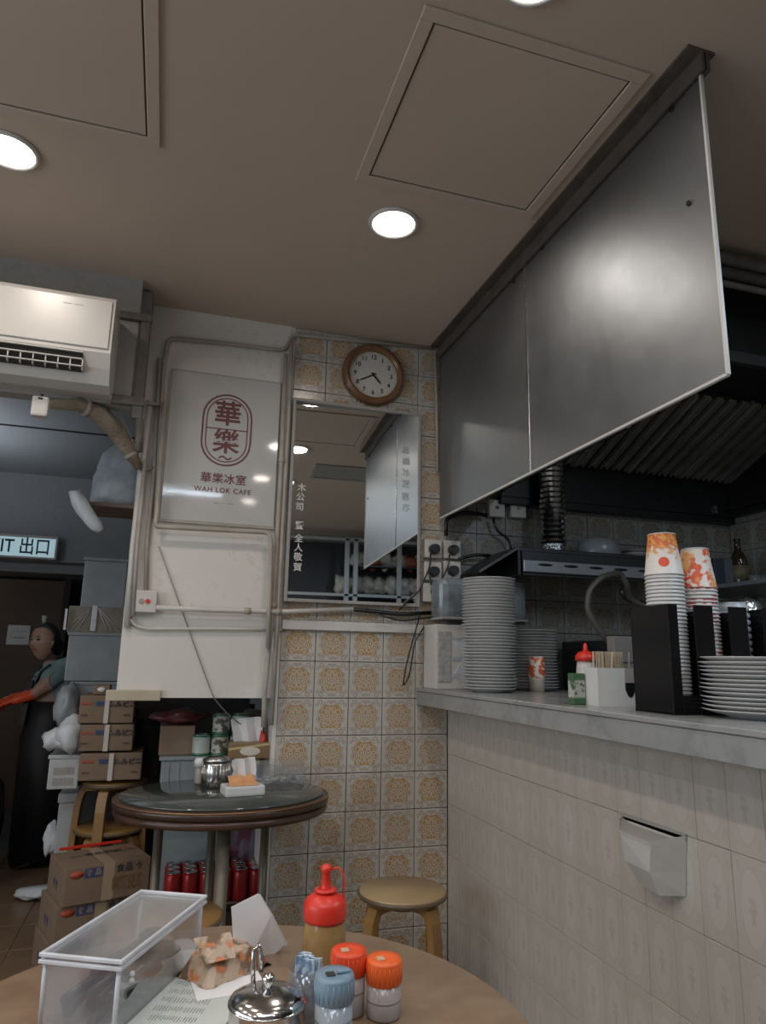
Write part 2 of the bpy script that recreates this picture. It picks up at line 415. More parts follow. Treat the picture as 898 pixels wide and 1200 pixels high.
# access panels in the ceiling
def hatch(x0, y0, x1, y1, label):
    t = thing('ceiling_access_panel', label, 'access panel', ((x0+x1)/2, (y0+y1)/2, 2.71), 0, None)
    w_, h_ = abs(x1-x0)/2, abs(y1-y0)/2
    m = MB()
    for a, b in (((-w_, -h_, -.008), (w_, -h_+.035, 0)), ((-w_, h_-.035, -.008), (w_, h_, 0)), ((-w_, -h_+.035, -.008), (-w_+.035, h_-.035, 0)), ((w_-.035, -h_+.035, -.008), (w_, h_-.035, 0))):
        m.box(a, b, .002)
    m.build('frame', M_ceil, t)
    MB().box((-w_+.04, -h_+.04, -.004), (w_-.04, h_-.04, 0), .001).build('panel', M_ceil, t)
    MB().box((-w_+.035, -h_+.035, -.001), (w_-.035, h_-.035, .0)).build('gap', M_dark, t)
hatch(.0, -1.69, .62, -1.06, 'square ceiling access panel beside the hanging steel screen')
hatch(-1.22, -1.64, -.59, -1.01, 'square ceiling access panel at the upper left corner above the lamp')
# ceiling lamps
def lamp(x, y, label):
    t = thing('downlight', label, 'ceiling lamp', (x, y, 2.71), 0, 'round recessed ceiling lamps')
    MB().lathe([(.074, 0), (.088, 0), (.088, -.006), (.08, -.012), (.074, -.008)], n=32, closed=True).build('trim_ring', M_pvcw, t)
    MB().lathe([(0, -.007), (.05, -.007), (.073, -.003), (.073, 0), (0, 0)], n=32).build('diffuser', M_lampw, t)
for i, (x, y) in enumerate(LAMPS):
    lab = {0: 'lit round ceiling lamp left of the steel screen, nearest the clock', 1: 'lit round ceiling lamp cut by the top edge of the photo', 4: 'lit round ceiling lamp at the left edge above the air conditioner'}.get(i)
    if not lab: lab = 'lit round ceiling lamp of the dining room, %s row, %s from the clock wall' % (('right', 'middle', 'left')[i//4], ('first', 'second', 'third', 'fourth')[i % 4])
    lamp(x, y, lab)
def tubelight(loc, ln, rz, label):
    t = thing('tube_light', label, 'ceiling lamp', loc, rz)
    MB().box((-ln/2, -.03, -.03), (ln/2, .03, 0), .004).build('housing', M_pvcw, t)
    MB().cyl((-ln/2+.02, 0, -.045), (ln/2-.02, 0, -.045), .013, n=10).build('tube', emis('tube_glow_%s' % label[:6], COOL, 5), t)
tubelight((-.7, -3.25, 2.71), 1.2, 0, 'cool white tube light on the dining room ceiling behind the viewer')
tubelight((1.55, -2.6, 2.71), 1.2, PI/2, 'cool white tube light above the kitchen side')
# ceiling air vent (seen in the mirror)
t = thing('ceiling_air_vent', 'long dark ceiling air grille reflected in the wall mirror', 'air vent', (.62, -2.38, 2.71), .0)
MB().box((-.24, -.2, -.012), (.24, -.17, 0)).box((-.24, .17, -.012), (.24, .2, 0)).box((-.24, -.17, -.012), (-.21, .17, 0)).box((.21, -.17, -.012), (.24, .17, 0)).build('frame', M_grey, t)
MB().box((-.21, -.17, -.002), (.21, .17, 0)).build('backing', M_dark, t)
sl = MB().box((-.21, -.008, -.012), (.21, .008, -.004)).build('slat', M_grey, t, (0, -.14, 0), (.5, 0, 0))
for k in range(1, 10): tile(t, sl, (0, -.14+k*.031, 0), (.5, 0, 0))
# ================================================================== STEEL SCREEN
t = thing('steel_screen', 'large brushed stainless steel screen hanging from the ceiling over the counter', 'screen', (.70, -.9, 2.71))
X0 = .0
y0, ym, y1 = .80, .025, -.87          # relative to -.9
zb = -.848
MB().box((-.0015, ym+.002, zb), (.0015, y0+.07, -.045)).build('steel_sheet', M_steel, t)
MB().box((-.0015, y1, zb), (.0015, ym-.002, -.045)).build('steel_sheet', M_steel, t)
MB().box((-.004, ym-.006, zb), (-.001, ym+.006, -.045), .001).build('seam_strip', M_steel2, t)
MB().box((-.005, y1-.003, zb-.003), (.005, y1+.004, -.045), .001).box((-.005, y1, zb-.006), (.005, y0+.06, zb+.002), .001).build('edge_trim', M_pvcw, t)
fr = mat('rusty_angle_iron', (.095, .078, .066), .6, var=.3, scale=20)
MB().box((-.05, y1-.02, -.008), (.03, y0+.07, 0)).box((.002, y1-.02, -.06), (.012, y0+.07, -.008)).box((-.012, y1-.02, -.06), (-.004, y0+.07, -.008)).build('hanging_angle', fr, t)
for (px, py) in ((787, 128), (807, 238), (636, 291), (602, 330)):
    q = PX(px, py, .695)-V((.70, -.9, 2.71))
    MB().cyl((q.x-.002, q.y, q.z), (q.x+.006, q.y, q.z), .007, n=10).build('screw', M_dkst, t)
# ================================================================== COUNTER
cnt = thing('service_counter', 'service counter base clad in cream medallion wall tiles', 'counter', (.747, 0, 0))
MB().box((.006, -2.6, 0), (.5, 0, 1.035)).build('core', M_grout2, cnt)
ct0 = MB().box((-.006, -.0494, -.0994), (.006, .0494, .0994), .0012).build('tile', M_ctile, cnt, (.006, -.058, .93))
for i in range(25):
    for j in range(5):
        if i == j == 0: continue
        tile(cnt, ct0, (.006+rnd.uniform(0, .0008), -.058-i*.1, .93-j*.2), (0, rnd.uniform(-.003, .003), 0))
ws = MB().box((.603, -2.62, 1.036), (1.30, -.001, 1.0905), .002).box((.600, -2.62, 1.0915), (1.30, -.001, 1.105), .002).build('worktop', M_marble)
tag(ws, 'grey marble worktop running along the top of the tiled counter', 'worktop')
# faceted dispenser on the counter front
t = thing('napkin_holder', 'white faceted plastic wall holder stuck on the counter front', 'holder', (.746, -1.36, .71))
m = MB(); 
tp = [(0, .13, .115), (-.03, .11, .112), (-.085, .03, .105), (-.085, -.09, .105), (0, -.115, .118)]
rg_ = [(0, .088, .100), (-.032, .080, .099), (-.082, .022, .094), (-.082, -.09, .094), (0, -.113, .10)]
md = [(0, .085, .045), (-.030, .078, .045), (-.072, .025, .035), (-.078, -.075, .035), (0, -.105, .04)]
bt = [(0, .055, -.01), (-.02, .048, -.01), (-.045, .01, -.015), (-.05, -.07, -.018), (0, -.098, -.015)]
A, Rg, B, C_ = m._v(tp), m._v(rg_), m._v(md), m._v(bt)
for a, b in ((A, Rg), (Rg, B), (B, C_)):
    for i in range(5):
        j = (i+1) % 5
        m._f((a[i], a[j], b[j])); m._f((a[i], b[j], b[i]))
m._f(C_); inn = m._v([(min(p[0]*.93, -.003), p[1]*.94, p[2]) for p in tp]); flo = m._v([(min(p[0]*.93, -.003), p[1]*.93, .104) for p in tp])
for i in range(5): j = (i+1) % 5; m._f((A[i], A[j], inn[j], inn[i])); m._f((inn[i], inn[j], flo[j], flo[i]))
m._f(flo)
m.build('body', M_pvcw, t)
MB().box((-.003, -.115, .108), (.0, .135, .124), .001).build('back_plate', M_grey, t)
# ================================================================== CLOCK
t = thing('wall_clock', 'round wall clock with brown wooden rim, cream dial and black numerals', 'clock', (.373, -.001, 2.527))
cr = mat('clock_rim_wood', (.20, .095, .045), .25, var=.25)
MB().lathe([(.150, 0), (.152, .012), (.146, .026), (.134, .034), (.122, .03), (.116, .016), (.116, 0)], n=48, closed=True).build('rim', cr, t, rot=(PI/2, 0, 0))
MB().torus((0, -.022, 0), .119, .003, 48, 6, 'y').build('inner_ring', mat('brass', (.45, .30, .12), .3, 1), t)
MB().cyl((0, -.002, 0), (0, -.008, 0), .117, n=48).build('dial', mat('cream_dial', (.60, .58, .53), .6, var=.03), t)
for k in range(1, 13):
    a = PI/2-k*PI/6
    text('numeral', str(k), .03, M_black, t, (.088*math.cos(a), -.0085, .088*math.sin(a)), FR, .0006)
tk = MB()
for k in range(60):
    a = k*PI/30; r1 = .111; r2 = .107
    tk.box((-.0005, -.0088, r2), (.0005, -.008, r1), M=Matrix.Rotation(a, 4, 'Y'))
tk.build('minute_marks', M_black, t)
def hand(ang, ln, wd, nm):
    MB().prism([(-wd, -.012, -.012), (wd, -.012, -.012), (wd*.9, -.012, ln*.75), (0, -.012, ln), (-wd*.9, -.012, ln*.75)], (0, .0012, 0)).build(nm, M_black, t, rot=(0, math.radians(ang), 0))
hand(242, .085, .0032, 'minute_hand'); hand(139, .058, .0042, 'hour_hand')
MB().cyl((0, -.009, 0), (0, -.015, 0), .006, n=12).build('hub', M_black, t)
# ================================================================== MIRROR
t = thing('wall_mirror', 'tall rectangular wall mirror with painted white characters below the clock', 'mirror', (.302, -.001, 1.905))
MB().box((-.289, -.002, -.44), (.289, .002, .44)).build('glass', M_mirror, t, (0, -.020, 0), (-.004, 0, -.036))
m = MB()
for a, b in (((-.302, -.036, -.452), (-.288, 0, .452)), ((.288, -.036, -.452), (.302, 0, .452)), ((-.288, -.036, -.452), (.288, 0, -.438)), ((-.288, -.036, .438), (.288, 0, .452))): m.box(a, b, .002)
m.build('frame', M_grey, t)
MB().box((-.288, -.008, -.438), (.288, 0, .438)).build('backing', M_dark, t)
mw = mat('mirror_white_paint', (.75, .76, .74), .7, var=.2, scale=60)
for ch, px, py in zip('木公司暨全人敬賀', [354, 352.5, 351.5, 351, 350.5, 350, 349.5, 349], [571.5, 582.5, 594, 616, 631, 642, 653, 665]):
    q = P(px, py, -.022)-V((.302, -.001, 1.905))
    text('painted_character', ch, .038, mw, t, (q.x, -.0245-q.x*.036-abs(q.z)*.0045, q.z), (PI/2, 0, -.036), .0004)
mw2 = mat('faded_mirror_paint', (.62, .66, .66), .7, var=.3, scale=60)
for ch, px, py in zip('華樂冰室惠存', [475, 475.5, 475.5, 475, 474.5, 475], [529, 542, 555, 568, 583, 596]):
    q = P(px, py, -.022)-V((.302, -.001, 1.905))
    text('painted_character', ch, .040, mw2, t, (q.x, -.0245-q.x*.036-abs(q.z)*.0045, q.z), (PI/2, 0, -.036), 0)
# ================================================================== SHOP SIGN
sq = [P(x, y, -.012) for x, y in ((200, 435), (327, 450), (322, 617), (188, 612))]
sx0, sx1, sz0, sz1 = -.522, -.055, 1.768, 2.422
t = thing('shop_sign', 'glossy white shop sign with dark red oval emblem and Chinese name', 'sign', ((sx0+sx1)/2, 0, (sz0+sz1)/2))
hw, hh = (sx1-sx0)/2, (sz1-sz0)/2
sm = mat('sign_acrylic', (.52, .52, .51), .06, var=.03)
MB().box((-hw, -.012, -hh), (hw, 0, hh), .002).build('panel', sm, t)
m = MB(); m.box((-hw-.006, -.014, -hh-.01), (hw+.006, 0, -hh)).box((-hw-.006, -.006, hh), (hw+.006, 0, hh+.006)).box((-hw-.006, -.014, -hh), (-hw, 0, hh)).build('edge_strip', M_pvc, t)
red = mat('dark_red_print', (.15, .045, .045), .4, var=.05)
def loopoval(m, cx, cz, W, H, th, y=-.0128):
    def pts(w_, h_):
        r = w_/2; o = []
        for k in range(13): a = PI*k/12; o.append((cx+r*math.cos(a), cz+h_/2-r+r*math.sin(a)))
        for k in range(13): a = PI+PI*k/12; o.append((cx+r*math.cos(a), cz-h_/2+r+r*math.sin(a)))
        return o
    a = pts(W, H); b = pts(W-2*th, H-2*th)
    av = m._v([(x, y, z) for x, z in a]); bv = m._v([(x, y, z) for x, z in b])
    ab = m._v([(x, y+.0006, z) for x, z in a]); bb = m._v([(x, y+.0006, z) for x, z in b]); n = len(a)
    for i in range(n):
        j = (i+1) % n; m._f((av[i], av[j], bv[j], bv[i])); m._f((av[i], av[j], ab[j], ab[i])); m._f((bv[i], bv[j], bb[j], bb[i]))
ec = P(266, 504, -.012)-t.location; ex, ez = ec.x, ec.z
m = MB(); loopoval(m, ex, ez, .212, .325, .0075); loopoval(m, ex, ez, .178, .291, .005)
m.box((ex-.088, -.0128, ez+.0), (ex+.088, -.0122, ez+.005)); m.build('emblem_outline', red, t)
text('lettering', '華', .116, red, t, (ex, -.0128, ez+.067), FR, .0026)
text('lettering', '樂', .114, red, t, (ex, -.0128, ez-.060), FR, .0020)
text('lettering', '～', .06, red, t, (ex, -.0128, ez-.130), FR, .001)
q = P(262, 562, -.012)-V(t.location)
text('lettering', '華樂冰室', .047, red, t, (q.x, -.0128, q.z), FR, .0007, spacing=1.05)
q = P(261, 575, -.012)-V(t.location)
text('lettering', 'WAH LOK CAFE', .030, red, t, (q.x, -.0128, q.z), FR, .0004, spacing=1.1)
q = P(262, 590, -.012)-V(t.location)
text('lettering', '~ 1963 ~' if 0 else '—  ··  —', .022, red, t, (q.x, -.0128, q.z), FR, 0)
# ================================================================== CONDUITS / CABLES
def run(name, pts, r, m, label, cat='pipe', Y=-.014, n=8, clips=()):
    pp = [P(a[0], a[1], a[2] if len(a) > 2 else Y) for a in pts]
    # round the corners
    out = [pp[0]]
    for i in range(1, len(pp)-1):
        a, b, c = pp[i-1], pp[i], pp[i+1]; k = min(.03, (b-a).length*.4, (c-b).length*.4)
        p0 = b+(a-b).normalized()*k; p2 = b+(c-b).normalized()*k
        for s_ in (0, .25, .5, .75, 1): out.append(p0*(1-s_)**2+b*2*s_*(1-s_)+p2*s_**2)
    out.append(pp[-1])
    base = out[0].copy(); t = thing(name, label, cat, base)
    MB().tube([p-base for p in out], r, n).build('pipe' if cat == 'pipe' else 'sheath', m, t)
    for (x, y) in clips:
        q = P(x, y, Y)-base; MB().cyl((q.x-r*1.25, q.y, q.z), (q.x+r*1.25, q.y, q.z), r*1.35, n=10).build('pipe_clip', M_pvc, t)
    return t
run('electric_conduit', [(182, 608), (192, 430), (197, 396), (262, 402), (334, 411), (343, 392), (400, 398), (507, 408)], .009, M_pvc, 'cream conduit arching above the shop sign and over the clock', Y=-.012, clips=())
run('electric_conduit', [(510, 412), (512, 480), (513, 552)], .007, M_pvc, 'thin conduit running down beside the steel screen edge', Y=-.016)
run('electric_conduit', [(335, 415), (329, 560), (321, 700), (310, 815), (309, 852)], .010, M_pvc, 'left one of two upright conduits between white wall and tiles', Y=-.03, clips=((330, 540), (320, 710)))
run('electric_conduit', [(342, 402), (338, 500), (331, 620), (327, 700), (318, 850)], .009, M_pvc, 'right one of two upright conduits beside the tiled pillar edge', Y=-.03)
run('electric_conduit', [(193, 470), (184, 605), (182, 617), (316, 624), (318, 640), (316, 700), (314, 760)], .010, M_pvc, 'conduit running under the shop sign and down its right side', Y=-.05)
run('electric_conduit', [(187, 420), (180, 560), (172, 640), (171, 694)], .009, M_pvc, 'conduit dropping into the top of the small white switch box', Y=-.014)
run('electric_conduit', [(176, 470), (168, 540), (156, 640), (149, 735)], .013, M_pvcw, 'thick white trunking down the left edge of the cream wall', Y=-.014)
run('electric_conduit', [(170, 540), (161, 640), (156, 722)], .008, M_pvc, 'thin conduit just right of the thick white trunking', Y=-.04)
run('electric_conduit', [(150, 470), (168, 472), (188, 474)], .007, M_pvc, 'short level conduit stub between bracket and sign conduit', Y=-.03)
run('electric_conduit', [(183, 712), (250, 715), (330, 717), (414, 714)], .0105, M_pvcw, 'white level conduit from the switch box to the pillar', Y=-.035, clips=((290, 716), (326, 717)))
run('white_cable', [(150, 722), (158, 733), (172, 737), (260, 737), (330, 738)], .006, M_pvcw, 'white cable curving below the switch box to the pillar', 'cable', Y=-.012)
run('loose_wire', [(186, 640, -.006), (212, 712, -.006), (240, 790, -.006), (251, 819, -.012), (268, 838, .06), (284, 850, .12)], .0022, mat('grey_cord', (.25, .24, .22), .7), 'thin grey wire hanging diagonally across the cream wall', 'wire')
t = thing('cable_trunking', 'white square cable trunking across the tiled pillar below the mirror', 'trunking', (.255, 0, 1.36))
a = P(330, 742, -.01); b = P(495, 742, -.01)
MB().box((a.x-.255, -.02, -.021), (b.x-.255, 0, .017), .003).build('cover', M_pvcw, t)
bc = run('black_cable', [(412, 714, -.035), (440, 717, -.03), (470, 720, -.03), (505, 718, -.02)], .009, M_black, 'thick black cable bundle continuing the white conduit under the mirror', 'cable')
run('black_cable', [(440, 719, -.05), (470, 728, -.05), (500, 724, -.05), (530, 722, -.06)], .004, M_black, 'thin black cable sagging under the mirror toward the counter', 'cable')
run('black_cable', [(492, 722, -.05), (484, 750, -.05), (476, 780, -.04), (472, 806, -.04), (480, 792, -.04), (486, 752, -.05), (497, 735, -.05)], .0035, M_black, 'black cable loop hanging over the tiles left of the counter', 'cable')
for k, (pts, lab) in enumerate([
    ([(505, 648, -.045), (504, 665, -.045), (497, 680, -.05), (492, 693, -.05), (480, 702, -.05), (468, 715, -.04)], 'black plug cable dropping left from the upper left socket'),
    ([(527, 650, -.045), (526, 662, -.05), (517, 682, -.05), (514, 700, -.05), (511, 716, -.04)], 'black plug cable dropping from the upper right socket'),
    ([(504, 675, -.045), (505, 684, -.045), (511, 690, -.045), (515, 690, -.045)], 'short black plug cable of the lower left socket')]):
    run('plug_cable', pts, .004, M_black, lab, 'cable')
run('black_cable', [(523, 628), (523, 607), (545, 600), (571, 604)], .010, M_black, 'thick black cable arching from sockets to the kitchen switches', 'cable', Y=-.04)
run('black_cable', [(578, 607), (582, 622), (597, 632), (600, 650)], .007, M_black, 'black cable dropping from the kitchen switch to the dark shelf', 'cable', Y=-.04)
run('black_cable', [(538, 655), (556, 650), (575, 651)], .008, M_black, 'short black cable running right from the socket group', 'cable', Y=-.05)
# sockets
def socket(px, py, lab, plug=True, w_=.083, name='wall_socket', small=False):
    q = P(px, py, 0)
    t = thing(name, lab, 'socket', (q.x, -.001, q.z))
    MB().box((-w_/2, -.03, -w_/2), (w_/2, 0, w_/2), .004).build('face_plate', M_pvcw, t)
    if plug: MB().cyl((0, -.03, -.004), (0, -.062, -.004), .025, .021, 14).build('plug', M_black, t)
    else:
        MB().box((-.008, -.034, -.004), (.008, -.03, .01), .001).build('rocker', M_black if not small else M_grey, t)
socket(505.5, 644, 'upper left wall socket with a round black plug')
socket(527.5, 645, 'upper right wall socket with a round black plug')
socket(505, 670, 'lower left wall socket with a round black plug')
socket(527.5, 669, 'lower right wall socket with a wide black plug')
socket(503.5, 695, 'blank white spur plate below the left sockets', False)
socket(579.5, 597, 'kitchen wall switch with a black cable, left of two', False, .082, 'wall_switch')
socket(604.5, 598, 'kitchen wall switch right of two under the hood', False, .082, 'wall_switch', True)
q = P(170.5, 705.5, 0)
t = thing('switch_box', 'small white switch box with a red pilot light', 'switch', (q.x, -.001, q.z))
MB().box((-.043, -.042, -.043), (.043, 0, .043), .004).build('case', M_pvcw, t)
MB().cyl((.010, -.042, .0), (.010, -.048, .0), .009, n=12).build('pilot_light', M_red, t)
MB().cyl((-.014, -.042, .0), (-.014, -.046, .0), .010, n=12).build('rocker', M_grey, t)
# ================================================================== AIR CONDITIONER
t = thing('air_conditioner', 'white split air conditioner on the bulkhead at the left edge', 'air conditioner', (-1.15, -.2, 2.18))
m = MB(); prof = [(-.0, 0), (-.10, -.012), (-.16, .0), (-.195, .05), (-.222, .10), (-.222, .30), (-.20, .325), (0, .33)]
m.prism([(-.42, y, z) for y, z in prof], (.84, 0, 0))
m.build('body', mat('aircon_white', (.56, .54, .51), .32, var=.03), t)
MB().box((-.41, -.228, .115), (.41, -.2215, .30), .003).build('front_panel', MC['aircon_white'], t)
MB().prism([(-.37, -.19, .028), (-.37, -.226, .088), (-.37, -.19, .088)], (.70, 0, 0)).build('outlet', M_black, t)
f0 = MB().box((-.37, -.236, -.002), (.33, -.228, .002), .0008).build('louvre', MC['aircon_white'], t, (0, 0, .062), (0, 0, 0))
tile(t, f0, (0, .013, .04)); tile(t, f0, (0, .0, .088))
fv = MB().box((-.002, -.215, .03), (.002, -.195, .085)).build('vane', MC['aircon_white'], t, (-.35, 0, 0))
for k in range(1, 18): tile(t, fv, (-.35+k*.04, 0, 0))
text('lettering', '— —', .03, M_grey, t, (.28, -.2285, .27), FR)
t = thing('door_sensor', 'small cream motion sensor hanging under the air conditioner', 'sensor', P(49, 466, -.3))
MB().box((-.028, -.02, -.075), (.028, .02, 0), .008).build('body', M_pvcw, t)
MB().box((-.008, -.0215, -.014), (.008, -.019, -.006)).build('lens', M_black, t)
MB().cyl((0, 0, 0), (0, 0, .012), .006, n=8).build('stem', M_black, t)
# brackets right of the ac
t = thing('steel_bracket', 'old grey steel post with arms right of the air conditioner', 'bracket', (-.635, -.20, 2.12))
gm = mat('old_grey_iron', (.17, .155, .14), .6, var=.3, scale=20)
MB().box((-.018, -.012, 0), (.018, .012, .42), .002).build('post', gm, t)
MB().box((-.10, -.02, .405), (.022, .01, .435), .002).build('arm', gm, t); MB().box((-.10, -.02, .05), (.022, .01, .085), .002).build('arm', gm, t)
MB().tube([(.012, 0, .0), (.02, .005, -.13)], .016, 6).build('foot', gm, t)
# insulated pipes under the AC
t = thing('insulated_pipes', 'bandaged beige refrigerant pipes running down from the air conditioner', 'pipe', P(85, 462, -.2))
bs = t.location
path = [P(x, y, Y)-bs for x, y, Y in ((50, 474, -.24), (92, 474, -.20), (116, 484, -.16), (132, 500, -.12), (147, 522, -.07), (163, 550, -.04))]
m = MB().tube(path, .03, 10, rs=[.014, .026, .036, .036, .028, .014]); m.build('insulation', mat('beige_bandage', (.33, .27, .20), .8, bump=.9, var=.25), t)
for k in range(1, 5):
    p0, p1 = path[k], path[k+1] if k < 4 else path[5]; d = (p1-p0).normalized(); c = p0.lerp(p1, .4)
    MB().cyl(c-d*.008, c+d*.008, .039-.003*k, n=10).build('tape_band', M_pvc, t)
run('grey_cable', [(122, 470, -.1), (140, 505, -.05), (152, 528, -.04), (164, 552, -.03), (180, 548, -.02)], .0045, M_pvc, 'cream cable slanting beside the bandaged pipes', 'cable')
run('grey_cable', [(128, 466, -.1), (148, 500, -.05), (166, 545, -.03)], .004, M_grey, 'grey cable slanting to the thick white trunking', 'cable')
# shelf board & plastic bag bundle behind wall edge
t = thing('small_shelf_board', 'brown wooden shelf board under the bagged bundle', 'shelf', (-.72, .25, 1.86))
MB().box((-.105, -.0, -.006), (.12, .26, .012), .002).build('board', mat('brown_board', (.17, .125, .09), .6), t)
MB().box((.085, .06, -.12), (.10, .24, -.006)).build('bracket', gm, t)
b = MB().lathe([(0, 0), (.10, .0), (.112, .03), (.108, .14), (.095, .17), (.098, .18), (.08, .25), (.04, .29), (.015, .31), (.0, .312)], n=24, sy=.9).build('bagged_bundle', M_frost, None, (-.725, .375, 1.873))
tag(b, 'clouded plastic tub wrapped in a bag on the small shelf', 'tub')
c0 = P(88, 580, .2); c1 = P(118, 622, .2)
d = c1-c0; m = MB(); pp = [V((.02, 0, .012)), V((0, 0, .01))]+[d*(k/6)+V((0, 0, -.004*k*(6-k)*.3)) for k in range(1, 7)]
m.tube(pp, .03, 14, rs=[.012, .028, .032, .034, .030, .031, .027, .012])
for v in m.b.verts: v.co += V((.3, .3, .3))*(.014*mnoise.noise(v.co*60))
b = m.build('plastic_roll', mat('white_crumpled_plastic', (.62, .66, .70), .35), None, c0, smooth=True); tag(b, 'crumpled white roll of plastic bags hanging under the tub', 'plastic bags')
# ================================================================== EXIT SIGN
q = P(25, 641, 2.9)
t = thing('exit_sign', 'lit bilingual EXIT sign box on the corridor beam', 'sign', (q.x, 2.98, q.z))
MB().box((-.30, -.10, -.088), (.255, .02, .095), .006).build('housing', M_pvcw, t)
MB().box((-.285, -.104, -.072), (.24, -.099, .072), .001).build('lit_panel', emis('exit_glow', (.50, .72, .80), .62), t)
ex = mat('exit_lettering_green', (.02, .06, .065), .5, var=0)
text('lettering', 'EXIT 出口', .14, ex, t, (-.034, -.1045, -.002), FR, .002, sx=.80)
# corridor doorway and door
t = thing('wooden_door', 'brown wooden door panel in the dark doorway behind the worker', 'door', (-1.75, 3.6, 0))
MB().box((-.45, 0, 0), (.42, .04, 1.84), .003).build('leaf', mat('brown_door', (.085, .044, .022), .5), t)
MB().box((-.62, -.02, 0), (-.45, .06, 1.86)).box((.42, -.02, 0), (.47, .06, 1.86)).build('frame', M_dark, t)
q = P(21, 744, 3.58)
nt_ = MB().box((-.085, -.004, -.08), (.085, 0, .08)).build('paper_notice', M_paper, None, (q.x, 3.598, q.z)); tag(nt_, 'small white paper notice taped to the brown door', 'notice')
for k in range(2): text('lettering', ('— ▪ ▪▪' if k == 0 else '▪ ▬▬▪'), .035, M_blue, nt_, (0, -.005, .03-.05*k), FR)
t = thing('corridor_lamp', 'small lit lamp on the low ceiling past the exit sign', 'ceiling lamp', (-2.08, 3.4, 1.86))
MB().lathe([(0, -.012), (.08, -.012), (.09, 0), (0, 0)], n=20).build('diffuser', M_lampw, t)
st = MB().box((-1.9, 2.3, 0), (-.95, 3.3, .06)).build('platform', mat('dark_step', (.06, .065, .07), .6)); tag(st, 'low dark grey step at the end of the tiled floor', 'step')
# ================================================================== FAR TABLE
T2 = V((-.215, -.255, 0)); TZ = .75
t = thing('round_table', 'dark round folding table with glass top under the cream wall', 'table', T2)
MB().lathe([(0, .713), (.362, .713), (.374, .718), (.376, .732), (.370, .739), (.356, .743), (0, .743)], n=64, sy=.85).build('tabletop', M_woodd, t)
MB().lathe([(.30, .684), (.366, .688), (.372, .698), (.368, .712), (.30, .712)], n=64, sy=.85).build('apron_band', mat('table_band', (.07, .036, .024), .3, var=.2), t)
MB().torus((0, 0, .7385), .3735, .0025, 64, 6, sy=.85).build('copper_edging', mat('copper_edge', (.30, .16, .08), .35, .6, var=0), t)
gl = patmat('table_glass', lambda nt: mixc(nt, noise(nt, coords(nt)[1], 3), (.045, .055, .05), (.075, .085, .08)), .06, 0, .9)
MB().lathe([(0, .743), (.352, .743), (.355, .746), (.353, .75), (0, .75)], n=64, sy=.85).build('glass_disc', gl, t)
lm = mat('dull_leg_metal', (.20, .17, .13), .4, .3, var=.2)
for (x, y, r) in ((P(261, 1000, -.45)-T2).to_tuple()[:2]+(.022,), (P(184, 1000, -.20)-T2).to_tuple()[:2]+(.016,), (.17, .12, .016), (-.02, .18, .016)):
    MB().tube([(x, y, .668), (x, y, .02), (x*1.05, y*1.05, 0)], r, 12).build('leg', lm, t)
MB().tube([(-.20, .05, .12), (.17, .10, .12)], .01, 8).build('stretcher', lm, t)
# items on it
def napkin(m, w_, h_, z0, lean=.25, seed=1):
    r = random.Random(seed)
    g = [[m.b.verts.new((-w_/2+w_*i/4+r.uniform(-.004, .004)-.15*w_*(j/4), (.012 if i % 2 else -.006)+lean*h_*j/4, z0+h_*j/4+(.12*h_*(i/4) if j == 4 else 0))) for i in range(5)] for j in range(5)]
    for j in range(4):
        for i in range(4): m._f((g[j][i], g[j][i+1], g[j+1][i+1], g[j+1][i]))
def solid(o, th=.0012):
    md = o.modifiers.new('solid', 'SOLIDIFY'); md.thickness = th; return o
q = PZ(252, 920, .75)
t = thing('steel_canister', 'ridged stainless steel canister with lid on the far table', 'canister', (q.x, q.y, .75))
MB().lathe([(0, 0), (.048, 0), (.050, .004), (.050, .078), (.046, .084), (0, .084)], n=28).build('body', M_chrome, t)
MB().lathe([(0, .084), (.052, .084), (.052, .094), (.03, .104), (0, .106)], n=28).build('lid', M_steel2, t)
m = MB()
for k in range(24): a = k*2*PI/24; m.cyl((.0505*math.cos(a), .0505*math.sin(a), .006), (.0505*math.cos(a), .0505*math.sin(a), .078), .0022, n=5)
m.build('ridges', M_chrome, t)
q = PZ(234, 918, .75)
t = thing('pepper_shaker', 'small clear shaker with white cap beside the steel canister', 'shaker', (q.x, q.y, .75))
MB().lathe([(0, 0), (.018, 0), (.020, .005), (.020, .055), (.018, .06), (0, .06)], n=18).build('bottle', mat('cloudy_shaker', (.40, .36, .31), .25), t)
MB().lathe([(0, .06), (.025, .06), (.026, .082), (.02, .092), (0, .093)], n=18).build('cap', M_white, t)
q = PZ(284, 931, .75)
t = thing('tissue_pack', 'small open tissue pack with orange print on the far table', 'tissue pack', (q.x, q.y, .75), .15)
pk = patmat('orange_print_wrap', lambda nt: mixc(nt, noise(nt, coords(nt)[1], 25).gt(.52, 14), (.66, .62, .60), (.72, .32, .12)), .35)
MB().box((-.07, -.045, 0), (.07, .045, .035), .008).build('wrapper', M_white, t)
MB().prism([(-.055, -.04, .036), (.045, -.04, .036), (.035, .02, .062), (-.05, .02, .058)], (0, .006, .003)).build('flap', mat('orange_wrap', (.74, .36, .15), .4, var=.2, scale=30), t)
m = MB(); napkin(m, .085, .07, .045, -.1, 3); solid(m.build('tissue', M_paper, t, (.012, .02, 0)))
q = PZ(322, 919, .75)
t = thing('clear_box', 'low clear plastic box of small metal pieces on the far table', 'box', (q.x+.0, q.y+.01, .75), .0)
m = MB().box((-.105, -.05, 0), (.105, .05, .004))
for a, b in (((-.105, -.05, 0), (.105, -.047, .075)), ((-.105, .047, 0), (.105, .05, .075)), ((-.105, -.047, 0), (-.102, .047, .075)), ((.102, -.047, 0), (.105, .047, .075))): m.box(a, b)
